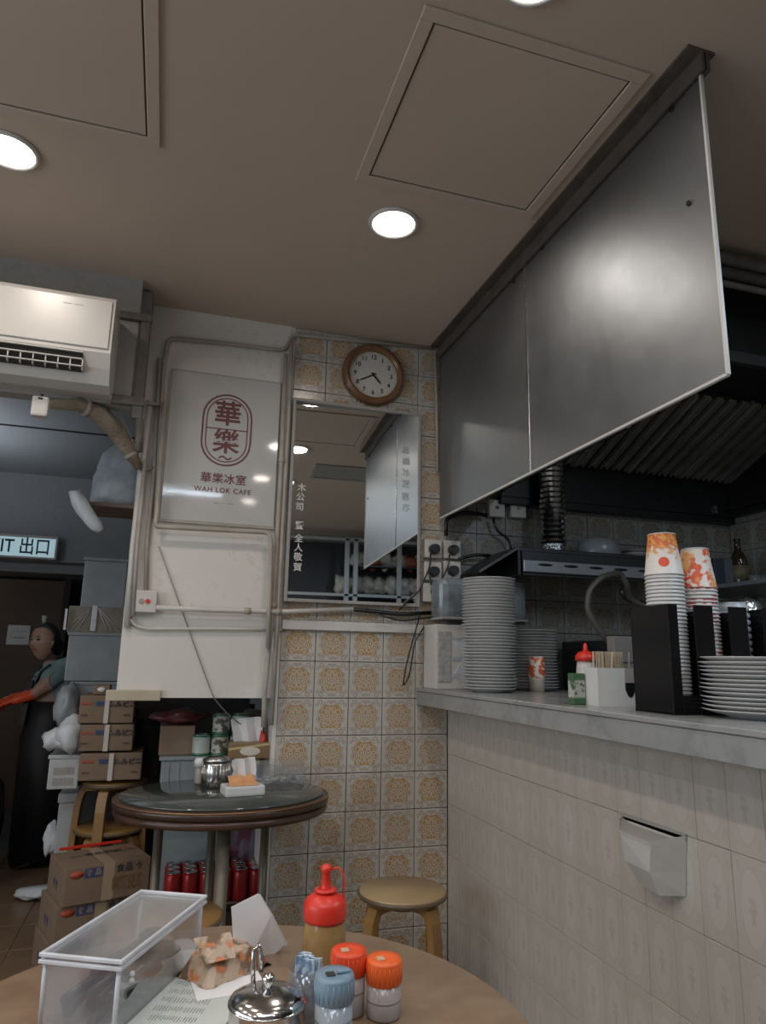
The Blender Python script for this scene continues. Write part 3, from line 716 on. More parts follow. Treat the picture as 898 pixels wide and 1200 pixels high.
m.build('tray', M_clear, t); MB().box((-.108, -.053, .075), (.108, .053, .08), .002).build('lid', M_clear, t)
m = MB(); r = random.Random(5)
for k in range(40): m.cyl((r.uniform(-.09, .09), r.uniform(-.04, .04), .008), (r.uniform(-.09, .09), r.uniform(-.04, .04), r.uniform(.01, .026)), .0035, n=5)
o = m.build('contents', M_steel2, t); o['kind'] = 'stuff'
# tall tissue box standing behind (on the storage box)
# ================================================================== STORAGE UNDER THE OVERHEAD WALL
t = thing('storage_rack', 'dark steel rack in the recess below the cream wall', 'rack', (-.25, .30, 0))
for x in (-.10, .22):
    for y in (.30,): MB().box((x-.012, y-.012, 0), (x+.012, y+.012, 1.0)).build('post', M_dkst, t)
for z in (.235, .66): MB().box((-.227, -.152, z), (.232, .312, z+.018), .002).build('shelf', M_dkst, t)
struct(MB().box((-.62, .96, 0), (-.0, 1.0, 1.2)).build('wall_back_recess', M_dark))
sb = MB().box((-.2, -.12, 0), (.2, .12, .145), .006)
t = thing('storage_box', 'pale grey lidded storage box behind the far table', 'box', (-.245, .30, .678))
MB().box((-.19, -.13, 0), (.195, .12, .125), .006).build('box_body', M_bin, t); MB().box((-.2, -.14, .125), (.205, .13, .14), .004).build('lid', M_bin, t)
for x in (-.17, -.13): MB().box((x, -.134, .01), (x+.012, -.13, .12)).build('rib', M_bin, t)
# milk tins
tinside = patmat('tin_label', lambda nt: (lambda c: mixc(nt, c[0][2].lt(.010, 400).mx(c[0][2].gt(.073, 400)), mixc(nt, noise(nt, c[1], 38, 2).gt(.53, 20), (.46, .47, .40), (.10, .10, .075)), (.03, .15, .075)))(coords(nt)), .35)
tinplain = patmat('tin_label_plain', lambda nt: (lambda c: mixc(nt, c[0][2].lt(.010, 400).mx(c[0][2].gt(.073, 400)), mixc(nt, noise(nt, c[1], 30, 2).gt(.66, 20), (.45, .49, .46), (.07, .2, .12)), (.03, .15, .075)))(coords(nt)), .35)
def tin(x, y, z, lab, mm):
    t = thing('milk_tin', lab, 'tin', (x, y, z), 0, 'green and white tins on the storage box')
    MB().lathe([(.0, .0), (.036, 0), (.037, .002), (.037, .004), (.036, .006), (.036, .077), (.037, .079), (.037, .081), (0, .081)], n=20).build('tin_body', mm, t)
    MB().lathe([(.034, .081), (.037, .081), (.037, .083), (.034, .083)], n=20, closed=True).build('rim', M_steel2, t)
z0 = .678+.141
q = P(236, 870, .2)
tx = q.x
tin(tx, .2, z0, 'green and white tin, bottom row, leftmost of three', tinplain); tin(tx+.076, .2, z0, 'tin with dark leaf pattern, bottom row, middle of three', tinside)
tin(tx+.152, .2, z0, 'green and white tin, bottom row, rightmost of three', tinplain)
tin(tx+.078, .205, z0+.084, 'tin with dark leaf pattern, upper row, left of two', tinside); tin(tx+.158, .205, z0+.084, 'plain pale green tin, upper row, right of two', tinplain)
cx = P(210, 868, .3)
t = thing('brown_carton', 'brown carton with dark red bags on top, left of the tins', 'carton', (-.395, .31, z0))
MB().box((-.055, -.10, 0), (.085, .10, .115), .002).build('carton_body', M_card, t)
b = MB().blob((0, 0, 0), .11, .08, .030, 4, .25).build('food_bag', mat('dark_red_bag', (.13, .025, .03), .35, var=.3), None, (-.37, .30, z0+.148), smooth=True)
tag(b, 'dark red plastic food bag lying on the brown carton', 'bag')
b = MB().blob((0, 0, 0), .07, .05, .03, 9, .3).build('food_bag', mat('dark_teal_bag', (.05, .075, .085), .35, var=.3), None, (-.30, .45, z0+.06), smooth=True); b.location.z = z0+.035
tag(b, 'dark bluish bag behind the tins in the recess', 'bag')
# tissue box
t = thing('tissue_box', 'brown tissue box with white tissue sticking up beside the tiled pillar', 'tissue box', (-.088, .02, .835), -.05)
t.location = (P(292, 880, .10).x, .10, z0)
m = MB().box((-.085, -.055, 0), (.085, .055, .062), .004); m.build('box_body', patmat('tissue_box_print', lambda nt: (lambda c: mixc(nt, hyp((c[0][0]+.0)/.040, (c[0][2]-.03)/.017).lt(1, 20), mixc(nt, ((c[0][2]-c[0][0]*.12-.048).abs()).lt(.004, 300), (.22, .14, .07), (.55, .42, .22)), (.62, .58, .5)))(coords(nt)), .45), t)
m = MB(); napkin(m, .125, .09, .06, .1, 8); solid(m.build('tissue', M_paper, t))
for k, (x, z) in enumerate(((.094, .06), (.102, .03), (.092, .015))):
    pass
b = MB().blob((0, 0, 0), .012, .02, .055, 5, .3).build('red_packet', M_red, None, (P(310, 872, .06).x, .10, z0+.05), smooth=True); tag(b, 'small red crumpled packet between tissue box and pillar', 'packet')
hb = MB().blob((0, 0, 0), .05, .045, .045, 6, .2).build('hanging_bag', mat('dull_brown_bag', (.16, .14, .115), .5), None, P(296, 843, .33), smooth=True); tag(hb, 'dull brown bag hanging under the cream wall near the pillar', 'bag')
# pale panel (fridge) below, can tray, packages
t = thing('pale_chest', 'pale blue-grey plastic chest under the far table', 'chest', (-.31, .34, .254))
MB().box((-.115, 0, 0), (.155, .24, .36), .012).build('chest_body', mat('pale_chest_plastic', (.27, .32, .34), .4, var=.06), t)
MB().box((-.12, -.006, .36), (.16, .245, .385), .006).build('lid', MC['pale_chest_plastic'], t)
cr_ = mat('red_can', (.36, .018, .02), .25, .2, var=.1)
t0 = thing('drink_can', 'x', 'can', (0, 0, 0))
MB().lathe([(0, 0), (.024, 0), (.032, .008), (.032, .105), (.026, .116), (0, .116)], n=18).build('can_body', cr_, t0)
MB().lathe([(0, .1165), (.026, .1165), (.027, .119), (.024, .119), (.023, .117)], n=18).build('can_top', M_steel2, t0)
k = 0
for j in range(3):
    for i in range(6):
        o = t0 if k == 0 else dup(t0)
        o.location = (-.355+i*.0665+(0 if True else 0), .185+j*.0655, .257); o['group'] = 'red drink cans in the shrink-wrapped tray'
        o['label'] = 'red drink can under the far table, %s row, %s from the left' % (('front', 'middle', 'back')[j], 'first' if i == 0 else ordn(i+1)); k += 1
MB_ = MB().box((-.39, .150, .254), (.012, .352, .257)); b = MB_.build('can_tray', M_card); tag(b, 'flat cardboard tray holding the red drink cans', 'tray')
b = MB().box((-.10, 0, 0), (.08, .12, .10), .004).build('purple_package', patmat('purple_package_print', lambda nt: mixc(nt, noise(nt, coords(nt)[1], 16).gt(.5, 12), (.18, .05, .08), (.24, .22, .27)), .4), None, (-.035, .50, .30)); tag(b, 'purple and white packages standing behind the red cans', 'package')
b.location = (-.045, .39, .254); b.scale = (1, 1, 2.5)
ft_ = MB().box((-.40, 0, 0), (.0, .22, .225), .003).build('wooden_crate', M_woodd, None, (.0, .15, 0)); tag(ft_, 'dark wooden crate on the floor beneath the rack', 'crate')
ft_.location = (-.0, .17, 0)
# ================================================================== CARTONS ON THE FLOOR
def carton(loc, rz, L, W, H, lab, seed=0, group=None, top=True):
    t = thing('cardboard_carton', lab, 'carton', loc, rz, group)
    MB().box((-L/2, -W/2, 0), (L/2, W/2, H), .003).build('carton_body', M_card, t)
    MB().box((-.022, -W/2-.001, -.0), (.022, W/2+.001, H+.001)).build('tape', M_tape, t)
    ink = mat('black_print', (.05, .045, .045), .7, var=0); inkr = mat('red_print', (.45, .08, .04), .7, var=0); inkb = mat('blue_print', (.045, .07, .17), .7, var=0)
    F = -W/2-.0015
    m = MB(); m.cyl((-L*.38, F, H*.83), (-L*.38, F+.001, H*.83), .0, n=3) if 0 else None
    m.lathe([(0, 0), (.026, 0), (.026, .001), (0, .001)], n=18, sy=.5)
    m.build('print_mark', inkr, t, (-L*.37, F, H*.80), FR)
    MB().box((-L*.28, F, H*.68), (-L*.07, F+.001, H*.92)).build('print_mark', inkb, t)
    text('lettering', '食 品', .026, M_tape, t, (-L*.175, F-.0005, H*.80), FR, .0003)
    text('lettering', '食品 ↑', .034, ink, t, (L*.24, F, H*.80), FR, .0006)
    text('lettering', '罐頭', .06, mat('ochre_print', (.19, .11, .05), .7, var=0), t, (L*.22, F, H*.38), FR, .001)
    Lf = -L/2-.0015
    text('lettering', '↑↑', .045, inkb, t, (Lf, 0, H*.4), (PI/2, 0, -PI/2), .001)
    if top:
        text('lettering', '— 食品罐頭 —', .04, ink, t, (0.02, .03, H+.0012), (0, 0, .02), .001)
        m = MB(); m.lathe([(.022, 0), (.028, 0), (.028, .001), (.022, .001)], n=20, closed=True, sy=.6); m.build('print_mark', inkr, t, (L*.34, W*.22, H+.0006))
    return t
# box edges from the measured corners of the upper carton (top at z .40)
A0 = V((-.757, .203, 0)); B0 = V((-.445, .316, 0)); D0 = V((-.881, .447, 0))
rz = math.atan2(B0.y-A0.y, B0.x-A0.x); L = (B0-A0).length; W = .26
cc = A0+(B0-A0)*.5+V((-math.sin(rz), math.cos(rz), 0))*W/2
carton((cc.x, cc.y, .270), rz, L, W, .137, 'brown printed carton on top of the floor stack by the far table', 1)
carton((cc.x-.02, cc.y+.01, .135), rz, L, W, .134, 'brown printed carton in the middle of the floor stack', 2, top=False)
carton((cc.x-.03, cc.y+.015, 0), rz, L, W, .134, 'brown printed carton at the bottom of the floor stack', 3, top=False)
b = MB().box((-.13, -.004, 0), (.13, .004, .012), .002).build('red_strap', M_red, None, (cc.x-.05, cc.y+W/2+.014, .40), (0, 0, rz)); tag(b, 'red strip lying behind the top carton of the floor stack', 'strap')
b.location.z = .408
# ================================================================== TALL STACK LEFT OF THE CREAM WALL
SY = .55
def at(x, y, Y=SY): return P(x, y, Y)
def stackbox(x0, x1, y0, y1, name, lab, cat, m, lidm=None, dep=.3, Y=SY, ribs=0):
    a = at(x0, y1, Y); b = at(x1, y0, Y); c = at((x0+x1)/2, y1, Y); w_ = b.x-a.x; h_ = b.z-a.z
    t = thing(name, lab, cat, (a.x+w_/2, Y+dep/2, a.z))
    lid = .018 if lidm else 0
    MB().box((-w_/2+.006, -dep/2+.006, 0), (w_/2-.006, dep/2-.006, h_-lid), .006).build('box_body', m, t)
    if lidm: MB().box((-w_/2, -dep/2, h_-lid), (w_/2, dep/2, h_-.001), .004).build('lid', lidm, t)
    if ribs:
        s0 = MB().box((-.003, -.002, 0), (.003, .001, .03)).build('slot', M_grey, t, (-w_/2+.03, -dep/2+.005, h_*.42))
        for j in range(2):
            for i in range(ribs):
                if i+j: tile(t, s0, (-w_/2+.03+i*(w_-.06)/(ribs-1), -dep/2+.005, h_*(.42-.3*j)+.0))
    return t, w_, h_
# cartons with black letters
for i, (y0, y1, x1, nm) in enumerate(((815, 848, 160, 'top'), (849, 881, 159, 'middle'), (882, 916, 169, 'bottom'))):
    tt, w_, h_ = stackbox(89, x1, y0, y1, 'brown_carton', 'brown carton with black letters, %s of three on the stacked stools' % nm, 'carton', M_card, dep=.28)
    ink = MC['black_print']
    text('lettering', 'エ-ルビニ', .030, ink, tt, (w_*.24, -.1395, h_*.68), FR, .0012)
    text('lettering', '■■', .022, MC['blue_print'], tt, (-w_*.12, -.1395, h_*.70), FR, .001)
    text('lettering', '▬ ▬', .02, MC['red_print'], tt, (-w_*.36, -.1395, h_*.72), FR, .001)
    text('lettering', '▪▪▪', .018, ink, tt, (w_*.36, -.1395, h_*.3), FR, .0005)
    text('lettering', '▪▪▪', .018, ink, tt, (-w_*.38, -.1395, h_*.3), FR, .0005)
    MB().box((-.010, -.1415, 0), (.010, -.1395, h_)).build('white_strap', M_pvcw, tt)
tt, w_, h_ = stackbox(107, 131, 803, 814, 'small_carton', 'small brown box with an oval sticker on top of the lettered cartons', 'box', M_card, dep=.12)
MB().lathe([(0, 0), (.018, 0), (.018, .001), (0, .001)], n=16, sy=.6).build('sticker', M_paper, tt, (0, -.061, h_/2+.002), FR)
Y2 = .88
stackbox(92, 152, 655, 711, 'clear_bin', 'pale frosted bin at the top of the tall storage stack', 'bin', M_bin, M_bin, Y=Y2)
tt, w_, h_ = stackbox(76, 152, 712, 741, 'bagged_box', 'brown box wrapped in a shiny clear bag, near the top of the storage stack', 'box', mat('olive_card', (.22, .19, .15), .5, var=.2), None, Y=Y2)
MB().box((-.03, -.155, .01), (-.005, -.146, h_+.004), .003).build('knot', M_bag, tt)
for sgn in (-1, 1):
    for k in range(3): MB().tube([(-.02+sgn*.015, -.149, h_-.004), (-.02+sgn*(.07+.03*k), -.149, .01)], .0018, 4).build('crease', M_bag, tt)
stackbox(72, 81, 713, 738, 'paper_label', 'narrow white card at the left end of the bagged box', 'card', M_paper, None, dep=.01, Y=Y2-.03)
stackbox(73, 152, 742, 798, 'grey_bin', 'large grey frosted bin with lid in the middle of the storage stack', 'bin', M_bin, M_bin, Y=Y2)
def bagblob(x, y, Y, rx, rz_, lab, seed, ry=None, m=None):
    q = P(x, y, Y); o = MB().blob((0, 0, 0), rx, ry or rx, rz_, seed, .22).build('plastic_bag', m or MC['white_crumpled_plastic'], None, q, smooth=True); return tag(o, lab, 'bag')
greyb = mat('grey_crumpled_bag', (.36, .39, .42), .35, var=.25)
t, w_, h_ = stackbox(76, 150, 799, 850, 'grey_bin', 'grey bin behind the lettered cartons, under the large frosted bin', 'bin', M_bin, M_bin, Y=Y2)
bagblob(78, 828, .84, .05, .10, 'grey plastic bag bulging left of the lettered cartons', 21, m=greyb)
bagblob(68, 866, .62, .062, .045, 'white crumpled bag on the white basket', 22)
bagblob(82, 860, .58, .05, .075, 'small white crumpled bag squeezed beside the lettered cartons', 23)
t, w_, h_ = stackbox(52, 96, 884, 926, 'white_basket', 'white plastic basket with slots low in the storage stack', 'basket', mat('white_basket_plastic', (.47, .49, .50), .4), MC['white_basket_plastic'], Y=.6, ribs=9, dep=.28)
t, w_, h_ = stackbox(62, 98, 930, 990, 'white_tub', 'white lidded tub under the white basket', 'tub', MC['white_basket_plastic'], MC['white_basket_plastic'], Y=.90, dep=.2)
t.location.z = 0; 
for c in KIDS(t): c.scale.z = (P(62, 930, .90).z)/h_
bagblob(60, 982, .95, .03, .075, 'crumpled white bag left of the white tub', 25)
q = PZ(70, 998, 0); b = MB().blob((0, 0, 0), .10, .07, .03, 31, .25).build('plastic_bag', MC['white_crumpled_plastic'], None, (q.x+.02, 1.25, .035), smooth=True); tag(b, 'flattened white bag on the floor under the white tub', 'bag')
sup = MB().box((-.16, 0, 0), (.13, .3, .02), .002)
zz = P(100, 850, Y2).z
b = MB().box((-.085, 0, 0), (.28, .3, zz-.001), .004).build('dark_backdrop_box', mat('dark_backdrop_paint', (.03, .03, .032), .6), None, (P(97, 900, Y2).x+.075, Y2+.01, 0))  # black box added as a dark backdrop, also carries the bins
tag(b, 'added low dark backdrop box behind the stools carrying the storage bins', 'cabinet')
# ================================================================== STOOLS (bent-wood)
def stool(loc, rz, H, R_, lab, seatm=None, legm=None, group='bent-wood round stools'):
    t = thing('round_stool', lab, 'stool', loc, rz, group)
    MB().lathe([(0, H-.024), (R_*.97, H-.024), (R_, H-.019), (R_, H-.004), (R_*.98, H), (0, H)], n=40).build('seat', seatm or M_woods, t)
    MB().torus((0, 0, H-.013), R_*.995, .0075, 40, 6).build('seat_edge', mat('seat_edge_wood', (.14, .10, .065), .4), t)
    for k in range(4):
        a = PI/4+k*PI/2; c, s = math.cos(a), math.sin(a)
        prof = [(R_*.35, H-.037), (R_*.72, H-.037), (R_*.86, H-.045), (R_*.95, H-.075), (R_*1.0, H-.12), (R_*1.04, H*.5), (R_*1.10, 0)]
        m = MB(); prev = None; wd = .021; th = .014
        for i, (r, z) in enumerate(prof):
            j0 = prof[max(i-1, 0)]; j1 = prof[min(i+1, len(prof)-1)]
            d = V((j1[0]-j0[0], j1[1]-j0[1])).normalized(); nn = V((-d.y, d.x))*th
            pts = [(r+nn.x, wd, z+nn.y), (r+nn.x, -wd, z+nn.y), (r-nn.x, -wd, z-nn.y), (r-nn.x, wd, z-nn.y)]
            rg = m._v([(x*c-y*s, x*s+y*c, max(z_, 0)) for x, y, z_ in pts])
            if prev:
                for q in range(4): m._f((prev[q], prev[(q+1) % 4], rg[(q+1) % 4], rg[q]))
            else: m._f(rg)
            prev = rg
        m._f(prev[::-1]); m.build('leg', legm or M_woodl, t)
    MB().cyl((0, 0, H-.05), (0, 0, H-.0245), R_*.5, n=20).build('hub', M_woodd, t)
    return t
stool((.392, -.462, 0), -.33, .45, .150, 'round wooden stool standing against the tiled pillar by the counter')
stool((-.395, -.52, 0), .3, .45, .172, 'round orange-brown stool at the far side of the near table', mat('orange_seat', (.34, .19, .07), .35, var=.15))
q = at(118, 1000, .60)
zs = at(120, 917, .62).z
stool((q.x+.02, .72, 0), .2, .45, .150, 'lower round wooden stool of the pair under the lettered cartons', M_woodl)
stool((q.x+.02, .72, zs-.45), .55, .449, .150, 'upper round wooden stool of the pair under the lettered cartons', M_woodl)
# ================================================================== PERSON
def skin(name, vs, es, m, parent, sub=2, root=0):
    me = bpy.data.meshes.new('s'); me.from_pydata([V(v[0]) for v in vs], es, []); o = bpy.data.objects.new('s', me); col.objects.link(o)
    sk = o.modifiers.new('skin', 'SKIN'); ss = o.modifiers.new('sub', 'SUBSURF'); ss.levels = sub; ss.render_levels = sub
    for i, v in enumerate(vs):
        r = v[1]; r = r if isinstance(r, tuple) else (r, r); me.skin_vertices[0].data[i].radius = r; me.skin_vertices[0].data[i].use_root = (i == root)
    dg = bpy.context.evaluated_depsgraph_get(); nm = bpy.data.meshes.new_from_object(o.evaluated_get(dg)); bpy.data.objects.remove(o)
    nm.materials.clear(); nm.materials.append(m); nm.name = name
    for p in nm.polygons: p.use_smooth = True
    b = bpy.data.objects.new(name, nm); col.objects.link(b); b.parent = parent; return b
py = 1.92
base = V((-1.10, py, 0))
def q_(x, y, dy=0): return P(x, y, py+dy)-base
t = thing('person', 'person in teal t-shirt, black apron and orange rubber gloves working at the left', 'person', base)
pel = q_(56, 868); ch = q_(60, 812); nk = q_(60, 781); hd = q_(54, 765)
sR, sL = q_(67, 789, -.10), q_(53, 792, .13)      # shoulders: near (her left) and far
eR, hR = q_(43, 812, -.16), q_(20, 820, -.12)
eL, hL = q_(34, 814, .12), q_(17, 818, .05)
kR, kL = V((pel.x+.01, -.08, .46)), V((pel.x+.0, .09, .46)); aR, aL = V((pel.x+.0, -.08, .05)), V((pel.x, .09, .05))
toeR, toeL = aR+V((-.11, 0, -.02)), aL+V((-.11, 0, -.02))
vs = [(pel, (.115, .14)), ((pel+ch)/2, (.10, .125)), (ch, (.105, .14)), (nk, (.055, .06)), (q_(58, 772), (.045, .045)),
      (sR, .055), (eR, .036), (hR, .024), (sL, .055), (eL, .036), (hL, .024), (kR, .06), (aR, .035), (toeR, .035), (kL, .06), (aL, .035), (toeL, .035), (pel+V((0, -.08, -.07)), .085), (pel+V((0, .08, -.07)), .085)]
es = [(0, 1), (1, 2), (2, 3), (3, 4), (2, 5), (5, 6), (6, 7), (2, 8), (8, 9), (9, 10), (0, 17), (17, 11), (11, 12), (12, 13), (0, 18), (18, 14), (14, 15), (15, 16)]
skin('body', vs, es, M_skin, t)
# t-shirt over torso and upper arms
tee = mat('teal_tshirt', (.20, .29, .30), .8, var=.12)
mR, mL = sR.lerp(eR, .72), sL.lerp(eL, .72)
vs = [((pel+ch)/2, (.115, .14)), (ch, (.118, .155)), (ch.lerp(nk, .65), (.085, .10)), (sR, .078), (mR, .068), (sL, .074), (mL, .066)]
skin('tshirt', vs, [(0, 1), (1, 2), (1, 3), (3, 4), (1, 5), (5, 6)], tee, t)
apm = mat('black_apron', (.012, .012, .014), .6, var=0)
m = MB().lathe([(.15, -.13), (.16, .30), (.165, .55), (.14, .66), (.13, .76)], n=24, sx=.95, sy=1.15); o = m.build('apron', apm, t, (pel.x, 0, .18)); solid(o, .004)
fb = [q_(44, 800, -.06), q_(41, 805, .08), q_(40, 832, .10), q_(42, 834, -.13)]
bc_ = q_(49, 815, 0)
MB().prism([bc_+V((-.075, -.085, .09)), bc_+V((-.085, .075, .09)), bc_+V((-.10, .11, -.16)), bc_+V((-.09, -.13, -.16))], (.03, 0, 0)).build('apron_bib', apm, t)
for a, b_, c in ((q_(43, 800, -.07), q_(58, 780, -.11), q_(73, 800, -.08)), (q_(41, 804, .07), q_(50, 781, .06), q_(64, 792, .1))):
    MB().tube([a, a.lerp(b_, .5)+V((-.01, -.01, .01)), b_, b_.lerp(c, .5)+V((.02, 0, .02)), c], .011, 6).build('apron_strap', apm, t)
# head, turned to the camera's left
hc = q_(51.5, 752)
m = MB(); bm = m.b
bmesh.ops.create_icosphere(bm, subdivisions=4, radius=1)
for v in bm.verts:
    p = v.co.copy(); k = 1
    x, y, z = p.x*.080, p.y*.072, p.z*.112
    if p.z < -.1: f = 1-.30*min(1, (-.1-p.z)/.9); x *= f+.06; y *= f
    # face looks toward -x,-y
    v.co = V((x, y, z))
fdir = V((-.66, -.75, 0)).normalized(); sdir = V((fdir.y, -fdir.x, 0))
for v in bm.verts:
    d = v.co.dot(fdir); s = v.co.dot(sdir); z = v.co.z
    if d > .03:
        v.co += fdir*(.020*math.exp(-((s/.013)**2+((z+.012)/.022)**2)))           # nose
        v.co -= fdir*(.008*math.exp(-(((abs(s)-.03)/.014)**2+((z-.012)/.012)**2)))  # eye sockets
        v.co += fdir*(.006*math.exp(-((s/.022)**2+((z+.048)/.009)**2)))           # lips
        v.co += fdir*(.006*math.exp(-((s/.02)**2+((z+.088)/.016)**2)))            # chin
hh_ = m.build('head', M_skin, t, hc, smooth=True)
for sg in (-1, 1):
    MB().lathe([(0, -.004), (.011, 0), (0, .004)], n=12, sy=.6).build('eye', M_black, hh_, fdir*.069+sdir*.028*sg+V((0, 0, .012)), (PI/2, 0, math.atan2(fdir.y, fdir.x)+PI/2))
    MB().box((-.014, -.002, -.002), (.014, .002, .002)).build('eyebrow', M_black, hh_, fdir*.070+sdir*.028*sg+V((0, 0, .030)), (0, 0, math.atan2(fdir.y, fdir.x)+PI/2))
    MB().lathe([(0, -.006), (.016, -.004), (.018, .004), (0, .006)], n=12, sy=1.5).build('ear', M_skin, hh_, sdir*.068*sg+V((0, 0, -.002)), (PI/2, 0, math.atan2(sdir.y, sdir.x)))
MB().box((-.02, -.002, -.003), (.02, .002, .003), .001).build('mouth', mat('lips', (.25, .09, .08), .5), hh_, fdir*.070+V((0, 0, -.050)), (0, 0, math.atan2(fdir.y, fdir.x)+PI/2))
hm = mat('black_hair', (.012, .010, .010), .45, var=0)
m = MB(); bmesh.ops.create_icosphere(m.b, subdivisions=3, radius=1)
for v in m.b.verts: v.co = V((v.co.x*.088, v.co.y*.082, v.co.z*.112))
bmesh.ops.delete(m.b, geom=[v for v in m.b.verts if (v.co.dot(fdir) > .020 and v.co.z < .062) or v.co.z < -.075], context='VERTS')
solid(m.build('hair', hm, t, hc-fdir*.008+V((0, 0, .010)), smooth=True), .006)
MB().blob((0, 0, 0), .042, .042, .05, 2, .1).build('hair_bun', hm, t, hc-fdir*.105+V((0, 0, -.03)), smooth=True)
MB().cyl((0, 0, 0), (0, 0, .05), .012, .018, 8).build('hair_clip', mat('clip', (.5, .5, .45), .4), t, hc+V((-.012, 0, .112)))
# gloves with fingers
gm_ = mat('orange_glove', (.75, .085, .02), .4, var=.05)
for hnd, elb, sd in ((hR, eR, -1), (hL, eL, 1)):
    d = (hnd-elb).normalized(); sid = d.cross(V((0, 0, 1))).normalized(); wr_ = hnd-d*.09
    vs = [(wr_-d*.03, .044), (wr_, .036), (hnd, .030), (hnd+d*.05, (.038, .020))]; es = [(0, 1), (1, 2), (2, 3)]
    for f in range(4):
        o_ = sid*(-.028+.0187*f); ln = (.055, .065, .06, .048)[f]; b0 = len(vs)
        vs += [(hnd+d*.062+o_, .010), (hnd+d*(.062+ln*.5)+o_+V((0, 0, -.008)), .0095), (hnd+d*(.062+ln)+o_+V((0, 0, -.028)), .008)]; es += [(3, b0), (b0, b0+1), (b0+1, b0+2)]
    b0 = len(vs); vs += [(hnd+d*.02+sid*.034*sd, .012), (hnd+d*.05+sid*.052*sd+V((0, 0, -.012)), .010)]; es += [(2, b0), (b0, b0+1)]
    skin('glove', vs, es, gm_, t, 1)
for ak, tk_ in ((aR, toeR), (aL, toeL)):
    skin('boot', [(ak+V((0, 0, .16)), .05), (ak+V((0, 0, .02)), .048), (ak+V((-.06, 0, 0)), .045), (tk_+V((-.02, 0, 0)), .036)], [(0, 1), (1, 2), (2, 3)], apm, t, 1)
# black rubbish bags, red basins by the person
b = MB().blob((0, 0, 0), .22, .2, .34, 41, .1, 3).build('rubbish_bag', mat('black_bag_plastic', (.012, .012, .013), .22, var=0), None, (-1.44, 1.46, .33), smooth=True); tag(b, 'black shiny rubbish bag on the floor at the left edge', 'rubbish bag')
sk = thing('sink_stand', 'dark steel work sink at the left edge before the person', 'sink', (-1.66, 2.0, 0))
m = MB().box((-.3, -.25, .70), (.2, .25, .86), .004); m.build('basin_body', M_dkst, sk)
for x in (-.27, .17):
    for y in (-.22, .22): MB().box((x-.015, y-.015, 0), (x+.015, y+.015, .70)).build('leg', M_dkst, sk)
for k in range(3):
    z = .862+k*.045
    b = MB().lathe([(.0, 0), (.12, 0), (.155, .10), (.165, .105), (.160, .112), (.150, .108), (.115, .008), (0, .008)], n=28).build('red_basin', M_red, None, (-1.585, 1.95, z)); tag(b, 'red plastic basin in the nested stack at the left edge, %s' % ('bottom', 'middle', 'top')[k], 'basin')
    b['group'] = 'nested red basins'
# ================================================================== COUNTER OBJECTS
CT = 1.105
def oncounter(x, y): return PZ(x, y, CT)
plate_m = mat('white_plate', (.60, .60, .59), .13, var=.02)
def platemesh(R_, h_):
    return MB().lathe([(0, 0), (R_*.58, 0), (R_*.60, h_*.16), (R_*.86, h_*.62), (R_*.985, h_*.92), (R_, h_), (R_*.98, h_*1.04), (R_*.85, h_*.80), (R_*.58, h_*.34), (0, h_*.30)], n=40)
def plates(c, n, R_, pitch, h_, nm, lab, group, cat='plate', seed=1):
    r = random.Random(seed)
    p0 = platemesh(R_, h_).build(nm, plate_m)
    for k in range(n):
        o = p0 if k == 0 else p0.copy()
        if k: col.objects.link(o)
        o.location = (c[0]+r.uniform(-.003, .003), c[1]+r.uniform(-.003, .003), CT+k*pitch+.0005)
        o.rotation_euler = (r.uniform(-.006, .006), r.uniform(-.006, .006), r.uniform(0, 6))
        tag(o, lab % (fromtop(n-k) if k else 'the bottom one'), cat, group)
s1 = PZ(573.5, 804, CT); s1 = P(573.5, 760, -.37)
plates((s1.x, s1.y), 36, .109, .0122, .017, 'dinner_plate', 'white plate of the tall left stack, %s', 'plates in the tall stack')
s2 = P(626, 770, -.20)
plates((s2.x, s2.y), 20, .103, .0125, .017, 'dinner_plate', 'white plate of the shorter stack behind it, %s', 'plates in the shorter stack', seed=2)
# big plates at right
pc = V((.878, -1.61, 0))
plates((pc.x, pc.y), 13, .135, .0098, .018, 'serving_plate', 'large white plate of the low right-hand stack, %s', 'large plates in the low stack', seed=3)
# crate behind stack
cb_ = P(517, 770, -.16)
t = thing('white_crate', 'white plastic crate with a worn label at the left counter end', 'crate', (.735, -.085, CT))
MB().box((-.105, -.075, 0), (.11, .07, .27), .006).build('crate_body', M_pvcw, t)
MB().box((-.095, -.079, .03), (-.035, -.0745, .24), .002).build('label', mat('worn_label', (.42, .42, .42), .6, var=.3, scale=50), t)
MB().prism([(-.03, -.078, .05), (.07, -.078, .03), (.07, -.078, .22), (-.03, -.078, .20), (.02, -.084, .13)], (0, .004, 0)).build('clear_wrap', M_bag, t)
for z in (.05, .12, .2): MB().box((-.03, -.0785, z), (.09, -.0745, z+.016), .001).build('crease', M_frost, t)
# grey plastic hood behind plates
t = thing('grey_tray_cover', 'smoky grey plastic cover behind the tall plate stack', 'cover', (.90, -.10, 1.40))
MB().box((-.25, -.08, 0), (.155, .07, .175), .03).build('cover_body', clearmat('smoky_plastic', (.20, .23, .25), .85, .25, .4), t)
MB().box((-.25, -.085, -.004), (.155, .075, .006), .002).build('rim', M_grey, t)
ss_ = thing('steel_rack', 'low steel rack standing behind the plates, carrying the smoky cover', 'rack', (.90, -.10, CT))
MB().box((-.05, -.07, .281), (.15, .07, .290)).build('shelf', M_dkst, ss_)
for x in (.02, .14):
    MB().box((x-.008, .04, 0), (x+.008, .056, .281)).build('leg', M_dkst, ss_)
